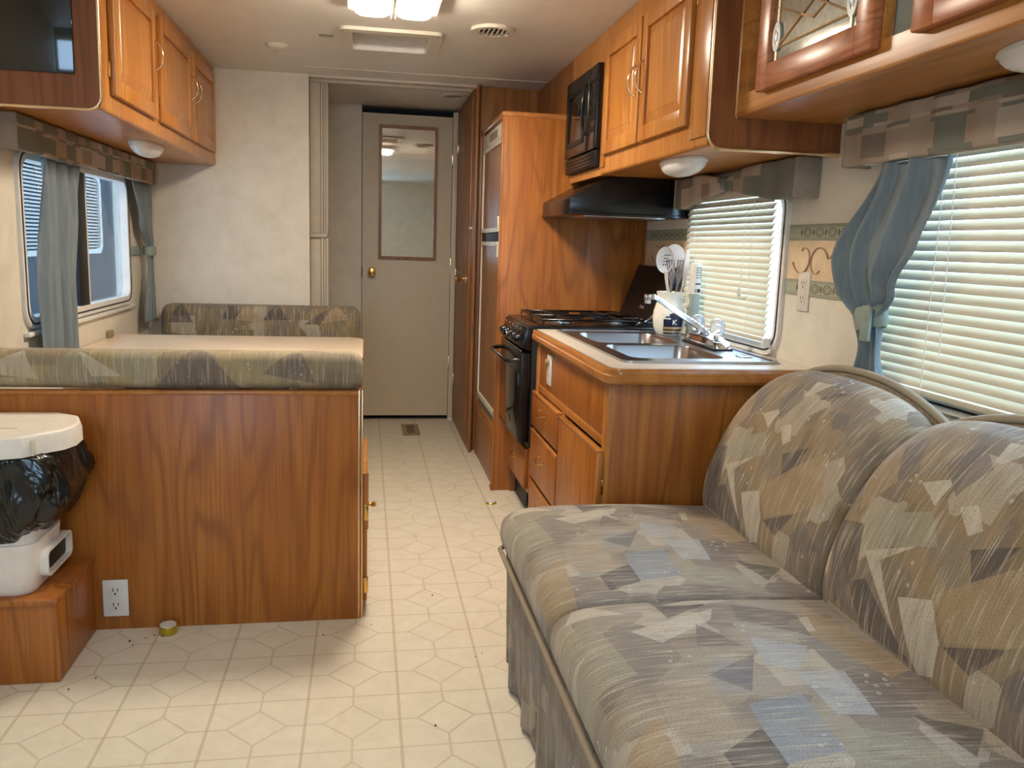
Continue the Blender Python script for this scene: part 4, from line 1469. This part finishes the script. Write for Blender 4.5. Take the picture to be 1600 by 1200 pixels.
def curtain(label, path, x_of, zs, wfold, folds, thick=.002, band=None):
    """gathered cloth: path(z)->(y0,y1) edges; x_of(z)->plane"""
    t = thing('curtain', label, 'curtain', (x_of(zs[-1]), sum(path(zs[-1])) / 2, zs[-1]))

    def fn(q, v):
        z = zs[0] + (zs[1] - zs[0]) * v
        y0, y1 = path(z)
        w = wfold * min(1, (abs(y1 - y0) / .12))
        ph = folds * 2 * PI * q
        f = math.sin(ph + 1.6 * math.sin(z * 5 + q * 3)) + .55 * math.sin(1.7 * ph + z * 9 + 1) + .35 * math.sin(.6 * ph + z * 4)
        return (x_of(z) + f * w * .7, y0 + (y1 - y0) * q + .25 * w * math.cos(ph * 1.1), z)
    uvsurf('cloth', fn, 70, 60, 'curtain', t, None, thick, None)
    return t


def lerp_path(keys):
    def f(z):
        for (z0, a0, b0), (z1, a1, b1) in zip(keys, keys[1:]):
            if z1 <= z <= z0:
                t = (z0 - z) / (z0 - z1)
                t2 = t * t * (3 - 2 * t)
                return (a0 + (a1 - a0) * t2, b0 + (b1 - b0) * t2)
        return keys[-1][1:] if z < keys[-1][0] else keys[0][1:]
    return f


# right window, tied back to the far side
cr = curtain('blue-grey curtain tied back beside the sofa window', lerp_path([(1.40, 1.90, 1.655), (1.18, 1.985, 1.685), (1.07, 1.97, 1.755), (1.0, 1.915, 1.825), (.93, 1.90, 1.83), (.76, 1.945, 1.76)]),
             lambda z: XR - .064 - .035 * math.exp(-((z - 1.14) / .1) ** 2) - .0 * z, (1.372, .76), .019, 2.6)
bm = bmesh.new()
lathe(bm, [(.030, -.028), (.034, -.015), (.034, .015), (.030, .028)], (0, 0, 0), 24)
bm.transform(Matrix.Translation((XR - .068, 1.872, 1.005)) @ Matrix.Rotation(-.22, 4, 'X') @ Matrix.Diagonal((.75, 1.75, 1, 1)))
link('tieback', bm, 'tie', cr, None, True, 50)
box('tieback_end', (XR - .104, XR - .094, 1.825, 1.86, .95, 1.035), 'tie', cr, .003)
# left window curtains
c2 = curtain('grey curtain hanging straight at the near side of the dinette window', lerp_path([(1.40, 3.04, 3.40), (1.2, 3.04, 3.39), (.9, 2.99, 3.35), (.68, 2.97, 3.33)]), lambda z: XL + .05, (1.383, .70), .016, 3.6)
c3 = curtain('grey curtain tied back at the far corner of the dinette window', lerp_path([(1.40, 4.12, 4.44), (1.2, 4.27, 4.47), (1.07, 4.39, 4.48), (1.0, 4.40, 4.475), (.72, 4.28, 4.49)]), lambda z: XL + .05, (1.383, .72), .010, 2.4)
bm = bmesh.new()
lathe(bm, [(.036, -.022), (.04, 0), (.036, .022)], (0, 0, 0), 18)
bm.transform(Matrix.Translation((XL + .045, 4.435, 1.065)) @ Matrix.Diagonal((.8, 1.2, 1, 1)))
link('tieback', bm, 'tie', c3, None, True, 50)
box('tieback_strap', (XL + .002, XL + .012, 4.24, 4.42, 1.045, 1.085), 'tie', c3, .002)

# dinette window: dark tinted slider
fr = window_x('window_1', W1, XL, -1, 'dark tinted dinette window with rounded white frame', 'tint', .05)
box('slider_frame', [(XL - .019, XL + .004, 3.525, 3.625, W1[2], W1[3])], 'blackmat', fr, .002)
box('slider_edge', [(XL - .017, XL + .006, 3.625, 3.635, W1[2], W1[3])], 'white', fr, .001)
box('sill_ledge', (XL, XL + .02, 2.95, 4.24, .80, .815), 'white', fr, .004)

# ------------------------------------------------------------------ dinette
BX0, BX1 = XL + .002, -.02
nb = thing('dinette_bench', 'oak panel dinette bench with its back to the camera', 'bench', (-.55, 2.75, 0))
box('back_panel', (BX0, BX1, 2.470, 2.490, 0.0, .708), 'panel', nb, .001)
box('cap_rail', (BX0, BX1, 2.466, 2.494, .700, .712), 'trimwood', nb, .003)
box('end_trim', [(BX1 - .001, BX1 + .004, 2.468, 2.478, .0, .715), (BX1 + .0085, BX1 + .013, 2.474, 2.484, .0, .715)], 'pbrass', nb, .0015)
box('end_board', (BX1, BX1 + .010, 2.474, 2.56, 0, .72), 'panel', nb, .002)
box('seat_base', (BX0, BX1 - .01, 2.49, 3.02, 0, .33), 'panel', nb, .002)
box('aisle_panel', (BX1 - .01, BX1 + .002, 2.49, 3.03, 0, .34), 'panel', nb, .002)
d = box('door', (BX1 + .010, BX1 + .027, 2.52, 2.99, .035, .45), 'oak', nb, .004)
box('edge_band', (BX1 + .012, BX1 + .030, 2.515, 2.522, .27, .45), 'trimwood', d, .002)
mlathe('knob', [(.009, 0), (.006, .006), (.006, .014), (.010, .020), (.009, .026), (.002, .028)], (BX1 + .027, 2.60, .325), 'brass', d, 12, 'x')
for zz in (.30, .065):
    box('hinge', (BX1 + .012, BX1 + .03, 2.512, 2.522, zz, zz + .05), 'brass', d, .001)


def cushion(name, label, cat, x0, x1, y0, y1, z0, z1, r, mat, uo=0):
    """soft rounded block with a uv map in metres on its front/top faces"""
    N = 40
    sec = rrect(y0, y1, z0, z1, r, 5)
    per = [0]
    for p, q in zip(sec, sec[1:] + sec[:1]):
        per.append(per[-1] + math.hypot(q[0] - p[0], q[1] - p[1]))
    cy, cz = (y0 + y1) / 2, (z0 + z1) / 2
    xs = [0, .15, .4, .75, 1.0]
    ins = [1.0, .55, .22, .05, 0]
    st_ = [x0 + r * a for a in xs] + [x0 + r + (x1 - x0 - 2 * r) * k / 20 for k in range(1, 20)] + [x1 - r * a for a in xs[::-1]]
    iv = [r * .8 * a for a in ins] + [0] * 19 + [r * .8 * a for a in ins[::-1]]

    def fn(s, t):
        i = int(round(s * (len(st_) - 1)))
        j = int(round(t * len(sec))) % len(sec)
        a, b = sec[j]
        k = iv[i]
        hy, hz = (y1 - y0) / 2, (z1 - z0) / 2
        return (st_[i], cy + (a - cy) * (1 - k / hy), cz + (b - cz) * (1 - k / hz))
    o = uvsurf(name, fn, len(st_) - 1, len(sec), mat, None, ((x0 + x1) / 2, cy, z0), 0, lambda s, t: (st_[int(round(s * (len(st_) - 1)))] - x0 + uo, (z1 - z0) + (y1 - y0) - 1.5 * r + .15 - per[int(round(t * len(sec)))]), True, True)
    return tag(o, label, cat)


cushion('back_cushion', 'olive and tan patterned back cushion along the near dinette bench top', 'cushion', BX0 + .004, -.008, 2.478, 2.60, .713, .818, .036, 'dinette')
cushion('seat_cushion', 'olive and tan patterned seat cushion on the near dinette bench', 'cushion', BX0 + .004, -.03, 2.605, 3.03, .345, .46, .035, 'dinette')
fb = thing('dinette_bench', 'far dinette bench set against the wallpapered partition', 'bench', (-.55, 4.3, 0))
box('seat_base', (BX0, BX1 - .01, 4.03, 4.55, 0, .33), 'panel', fb, .002)
box('end_board', (BX1 - .01, BX1 + .002, 4.02, 4.552, 0, .34), 'panel', fb, .002)
cushion('back_cushion', 'dark olive patterned back cushion of the far dinette bench', 'cushion', BX0 + .085, -.03, 4.405, 4.55, .465, .806, .05, 'dinette_far')
cushion('seat_cushion', 'dark olive patterned seat cushion on the far dinette bench', 'cushion', BX0 + .004, -.03, 3.98, 4.40, .345, .46, .035, 'dinette_far')

tb = thing('dinette_table', 'cream laminate dinette table with brown edge', 'table', (-.55, 3.6, 0))
tp = rrect(XL + .006, -.012, 3.265, 3.985, (.07, .07, .004, .004), 8)
mprism('tabletop', tp, 'z', .672, .700, 'table', tb, .002)
mring('edge_band', [(a, b) for a, b in rrect(XL + .004, -.008, 3.261, 3.989, (.074, .074, .004, .004), 8)], [(a, b) for a, b in rrect(XL + .012, -.016, 3.269, 3.981, (.066, .066, .004, .004), 8)], 'z', .668, .694, 'walnut', tb)
mlathe('leg', [(.03, 0), (.03, .64), (.07, .655), (.07, .672)], (-.30, 3.62, .0), 'steel', tb, 18)
mlathe('foot', [(.09, 0), (.09, .008), (.04, .02), (.032, .03)], (-.30, 3.62, .0), 'steel', tb, 20)
box('wall_rail', (XL + .001, XL + .03, 3.3, 3.95, .64, .672), 'offwhite', tb, .002)
tag(box('wall_clip', (XL + .001, XL + .018, 3.83, 3.885, .700, .73), 'register', None, .003, org=(XL, 3.85, .7)), 'small brown clip on the wall above the table', 'clip')

# ------------------------------------------------------------------ step and bin
stp = thing('step', 'low brown wooden step at the left of the bench', 'step', (-1.0, 2.3, 0))
box('riser_box', (BX0, -.772, 2.17, 2.469, 0, .218), 'panel', stp, .002)
box('tread', (BX0, -.768, 2.162, 2.469, .212, .228), 'panel', stp, .004)

tbn = thing('trash_bin', 'white plastic step bin with lid standing on the wooden step', 'bin', (-.955, 2.30, .229))
bx0, bx1, by0, by1 = -1.088, -.828, 2.185, 2.405
bm = bmesh.new()
rings_ = []
for z, i in ((.229, .010), (.243, .002), (.30, 0), (.365, -.006)):
    rings_.append([(a, b, z) for a, b in rrect(bx0 + i, bx1 - i, by0 + i, by1 - i, .04)])
loft(bm, rings_)
link('base_shell', bm, 'bin', tbn, None, True, 40)
# side handle bay: a projecting white frame with a dark opening
fr_ = mring('side_frame', rrect(2.235, 2.42, .258, .330, .02), rrect(2.242, 2.413, .264, .323, .015), 'x', bx1 - .01, bx1 + .02, 'bin', tbn)
box('opening', (bx1 - .004, bx1 + .004, 2.243, 2.412, .263, .323), 'blackmat', fr_, 0)
bm = bmesh.new()
rings_ = []
for z, i in ((.36, .0), (.45, -.006), (.605, -.014)):
    rings_.append([(a, b, z) for a, b in rrect(bx0 + i, bx1 - i, by0 + i, by1 - i, .045)])
loft(bm, rings_)
link('inner_bucket', bm, 'bin', tbn, None, True, 40)
lidp = [(-1.09, 2.115), (-.86, 2.118), (-.815, 2.135), (-.785, 2.175), (-.748, 2.215), (-.733, 2.262), (-.738, 2.33), (-.765, 2.40), (-.83, 2.445), (-1.09, 2.448)]
bm = bmesh.new()
rings_ = []
cxl, cyl = -.93, 2.285
for z, s in ((.605, 1.0), (.642, .995), (.652, .98), (.656, .95)):
    rings_.append([(cxl + (a - cxl) * s, cyl + (b - cyl) * s, z) for a, b in lidp])
loft(bm, rings_)
ld = link('lid', bm, 'bin', tbn, None, True, 30)
box('lid_notch', (-.80, -.794, 2.148, 2.168, .606, .645), 'offwhite', ld, .001)
box('lid_seam', (-1.09, -.86, 2.232, 2.236, .6555, .6575), 'offwhite', ld, 0)

N_ = 72
bm = bmesh.new()
rings_ = []
rng = random.Random(3)
ph = [rng.uniform(0, 6.28) for _ in range(8)]
for k in range(15):
    t = k / 14
    z = .612 - t * .245
    bulge = math.sin(PI * min(1, t * 1.05)) ** .7
    out = .05 + .045 * bulge - .06 * t ** 2
    L = []
    for j in range(N_):
        a = 2 * PI * j / N_
        w = .007 * math.sin(9 * a + ph[0] + 5 * t) + .005 * math.sin(17 * a + ph[1] - 9 * t) + .006 * math.sin(5 * a + 11 * t + ph[2])
        w *= .3 + bulge
        hx, hy = (bx1 - bx0) / 2, (by1 - by0) / 2
        e = .45
        ca, sa = math.cos(a), math.sin(a)
        L.append(((bx0 + bx1) / 2 + math.copysign(abs(ca) ** e, ca) * (hx + out + w) - (.0 if ca > 0 else -.045 * abs(ca)), (by0 + by1) / 2 + math.copysign(abs(sa) ** e, sa) * (hy + min(out, .055) * (.75 if sa > 0 else 1) + w * .6), z + .010 * math.sin(4 * a + ph[3]) * t))
    rings_.append(L)
loft(bm, rings_, cap=False)
bgo = link('bin_liner', bm, 'bag', None, (-.955, 2.30, .36), True)
bgo.modifiers.new('thickness', 'SOLIDIFY').thickness = .0015
tag(bgo, 'crumpled shiny black bin liner folded over the white bin', 'bag')

# ------------------------------------------------------------------ sofa
so = thing('sofa', 'patterned grey and tan upholstered sofa along the right wall', 'sofa', (.85, 1.2, 0))
SY1, SY0 = 2.13, .25
CW = (SY1 - SY0) / 3
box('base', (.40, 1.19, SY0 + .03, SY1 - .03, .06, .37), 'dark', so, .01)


def offset_profile(P, d):
    out = []
    n = len(P)
    for i, p in enumerate(P):
        a = P[max(0, i - 1)]
        b = P[min(n - 1, i + 1)]
        dx, dy = b[0] - a[0], b[1] - a[1]
        L = math.hypot(dx, dy) or 1
        out.append((p[0] + dy / L * d, p[1] - dx / L * d))
    return out


def smooth_profile(K, n=6):
    """Catmull-Rom through the key points"""
    out = []
    for i in range(len(K) - 1):
        p0, p1, p2, p3 = K[max(0, i - 1)], K[i], K[i + 1], K[min(len(K) - 1, i + 2)]
        for k in range(n):
            t = k / n
            out.append(tuple(.5 * (2 * p1[c] + (p2[c] - p0[c]) * t + (2 * p0[c] - 5 * p1[c] + 4 * p2[c] - p3[c]) * t * t + (3 * p1[c] - p0[c] - 3 * p2[c] + p3[c]) * t ** 3) for c in (0, 1)))
    out.append(K[-1])
    return out


def swept(name, K, ya, yb, mat, parent, v0, rfun, warp=None, N=56, r=.05, depth=.035):
    P = smooth_profile(K)
    acc = [0]
    for p, q in zip(P, P[1:]):
        acc.append(acc[-1] + math.hypot(q[0] - p[0], q[1] - p[1]))
    # stations crowded towards the ends
    S = [.5 - .5 * math.cos(PI * k / N) for k in range(N + 1)]

    def fn(s, t):
        i = int(round(s * N))
        y = ya + (yb - ya) * S[i]
        dist = min(y - ya, yb - y)
        d = 0
        if dist < r:
            d = depth * (1 - math.sqrt(max(0, 1 - (1 - dist / r) ** 2)))
        Q = offset_profile(P, d)
        j = int(round(t * (len(P) - 1)))
        x, z = Q[j]
        if warp:
            x, z = warp(x, y, z)
        return (x, y, z)

    def uvf(s, t):
        i = int(round(s * N))
        j = int(round(t * (len(P) - 1)))
        y = ya + (yb - ya) * S[i]
        return (yb - y, acc[j] + v0)
    return uvsurf(name, fn, N, len(P) - 1, mat, parent, None, 0, uvf)


# seat: profile from under the front edge, over the top, to behind the back cushion
seatK = [(.372, .352), (.360, .366), (.355, .395), (.364, .428), (.398, .449), (.46, .459), (.60, .462), (.75, .459), (.90, .452), (1.0, .445), (1.02, .40)]
backK = [(.985, .41), (.935, .432), (.914, .47), (.916, .53), (.935, .605), (.972, .695), (1.02, .778), (1.075, .838), (1.115, .862), (1.145, .862), (1.168, .845), (1.175, .80), (1.178, .60)]
for k in range(3):
    yb = SY1 - CW * k
    ya = yb - CW

    def wseat(x, y, z, ya=ya, yb=yb):
        s = (y - (ya + yb) / 2) / ((yb - ya) / 2)
        return x, z + (.012 + .006 * (1 - s * s) - .012 * abs(s) ** 8) * max(0, min(1, (z - .36) / .06))

    def wback(x, y, z, ya=ya, yb=yb):
        s = (y - (ya + yb) / 2) / ((yb - ya) / 2)
        k_ = 1 - .13 * abs(s) ** 3 * max(0, min(1, (z - .55) / .3))
        xx = x - .010 * (1 - s * s) * (1 if x < 1.1 else 0)
        return xx, .45 + (z - .45) * k_
    swept('seat_cushion', seatK, ya + .002, yb - .002, 'sofa_seat', so, -.07, None, wseat, r=.022, depth=.014)
    swept('back_cushion', backK, ya + .002, yb - .002, 'sofa_back', so, -.07, None, wback, r=.05, depth=.03)


def crest(y):
    u = ((SY1 - y) / CW) % 1.0
    s = 2 * u - 1
    return .866 - .062 * abs(s) ** 2.2


def shell(s, t):
    y = SY0 + (SY1 - SY0) * s
    P = [(1.165, .45), (1.166, crest(y) - .02), (1.168, crest(y)), (1.178, crest(y) + .004), (1.192, crest(y) - .004), (1.196, .45)]
    return (P[int(round(t * 5))][0], y, P[int(round(t * 5))][1])


uvsurf('back_shell', shell, 90, 5, 'sofa_back', so, None, 0, lambda s, t: (s * 1.9, t * .5))
mtube('back_piping', [(1.176, SY0 + (SY1 - SY0) * k / 120, crest(SY0 + (SY1 - SY0) * k / 120) + .010) for k in range(121)], .0095, 'piping', so, 8)
mtube('seat_piping', [(.354, SY0 + (SY1 - SY0) * k / 40, .352) for k in range(40)] + [(.354, SY1 - .03, .352), (.368, SY1 - .01, .352), (.40, SY1 - .004, .352), (.90, SY1 - .004, .352)], .0065, 'piping', so, 8)


def skirt(s, t):
    # runs along the front, turns the far corner, then along the far end
    Lf = SY1 - .02 - SY0
    La = .75
    d = s * (Lf + La)
    z = .345 * (1 - t) + .012 * t
    fl_ = t ** 1.3
    if d < Lf:
        y = SY0 + d
        near_corner = max(0, 1 - (Lf - d) / .10)
        x = .372 + .014 * fl_ + fl_ * (.010 * math.sin(y * 34) + .007 * math.sin(y * 71 + 1)) + .012 * fl_ * near_corner
        return (x, y + .012 * fl_ * near_corner, z)
    e = d - Lf
    return (.375 + e + .012 * fl_ * max(0, 1 - e / .08), SY1 - .02 + .02 * fl_ + .006 * fl_ * math.sin(e * 40), z)


uvsurf('skirt', skirt, 150, 14, 'skirt', so, None, .003, lambda s, t: (s * 2.6, t * .34))

# ------------------------------------------------------------------ small things on the floor
rg = thing('floor_register', 'brown metal floor register in front of the white door', 'register', (.275, 5.11, 0))
mring('frame', rrect(.222, .328, 4.96, 5.27, .006), rrect(.25, .30, 5.0, 5.23, .004), 'z', .0005, .005, 'register', rg)
box('well', (.249, .301, 4.999, 5.231, .0004, .0015), 'dark', rg, 0)
for k in range(7):
    box('slat', (.25, .30, 5.015 + k * .03, 5.022 + k * .03, .001, .004), 'register', rg, 0)
rn = thing('tape_roll', 'small gold-banded white ring lying at the foot of the bench', 'ring', (-.565, 2.435, 0))
bm = bmesh.new()
lathe(bm, [(.024, 0), (.026, .002), (.026, .022), (.024, .024)], (-.565, 2.43, .0005), 24)
link('gold_band', bm, 'gold', rn, None, True, 40)
mlathe('white_core', [(.0225, 0), (.0225, .004), (.003, .005)], (-.565, 2.43, .024), 'white', rn, 24)
cpq = thing('floor_plug', 'small white plug on the floor before the range', 'plug', (.56, 3.60, 0))
mlathe('cap_top', [(.020, .008), (.022, .010), (.020, .014), (.003, .016)], (.56, 3.60, 0), 'white', cpq, 20)
mlathe('metal_base', [(.024, .0003), (.024, .004), (.020, .008)], (.56, 3.60, 0), 'gold', cpq, 20)

# ------------------------------------------------------------------ neighbouring trailer outside the dinette window
M['navywall'] = plain('dark_blue_grey_siding', srgb(36, 38, 48), .6)
nt = thing('neighbouring_trailer', 'dark trailer wall with a bright slatted window outside the dinette window', 'trailer', (-2.1, 6.2, 0))
box('wall', (-2.2, -2.06, 3.9, 9.0, .1, 2.1), 'navywall', nt, .02)
mring('window_frame', rrect(4.3, 7.10, .985, 1.585, .09), rrect(4.34, 7.05, 1.02, 1.55, .07), 'x', -2.06, -2.03, 'white', nt)
box('dark_opening', (-2.06, -2.055, 4.33, 7.06, 1.01, 1.56), 'dark', nt, 0)
sl0 = None
for k in range(22):
    z = 1.03 + k * .0236
    if sl0 is None:
        sl0 = box('slat', (-2.055, -2.043, 4.34, 7.05, z, z + .0125), 'white', nt, .002)
        z00 = z
    else:
        o = sl0.copy()
        COL.objects.link(o)
        o.parent = nt
        o.location = (0, 0, z - z00)

# crumbs of dirt on the vinyl
bm = bmesh.new()
rng = random.Random(11)
for (x, y) in ((-.62, 2.40), (-.60, 2.415), (-.66, 2.385), (-.575, 2.405), (-.645, 2.36), (-.12, 2.37), (.02, 2.42), (-.69, 2.18), (-.74, 2.13), (.22, 2.62), (.33, 2.21), (-.57, 2.41), (.31, 2.19), (.17, 1.86)):
    r = rng.uniform(.0015, .003)
    bmesh.ops.create_icosphere(bm, subdivisions=1, radius=r, matrix=Matrix.Translation((x, y, r * .6)))
cr_ = link('floor_crumbs', bm, 'dirt', None, (0, 2.3, 0))
tag(cr_, 'scattered dark crumbs of dirt on the vinyl floor', 'dirt', None, 'stuff')
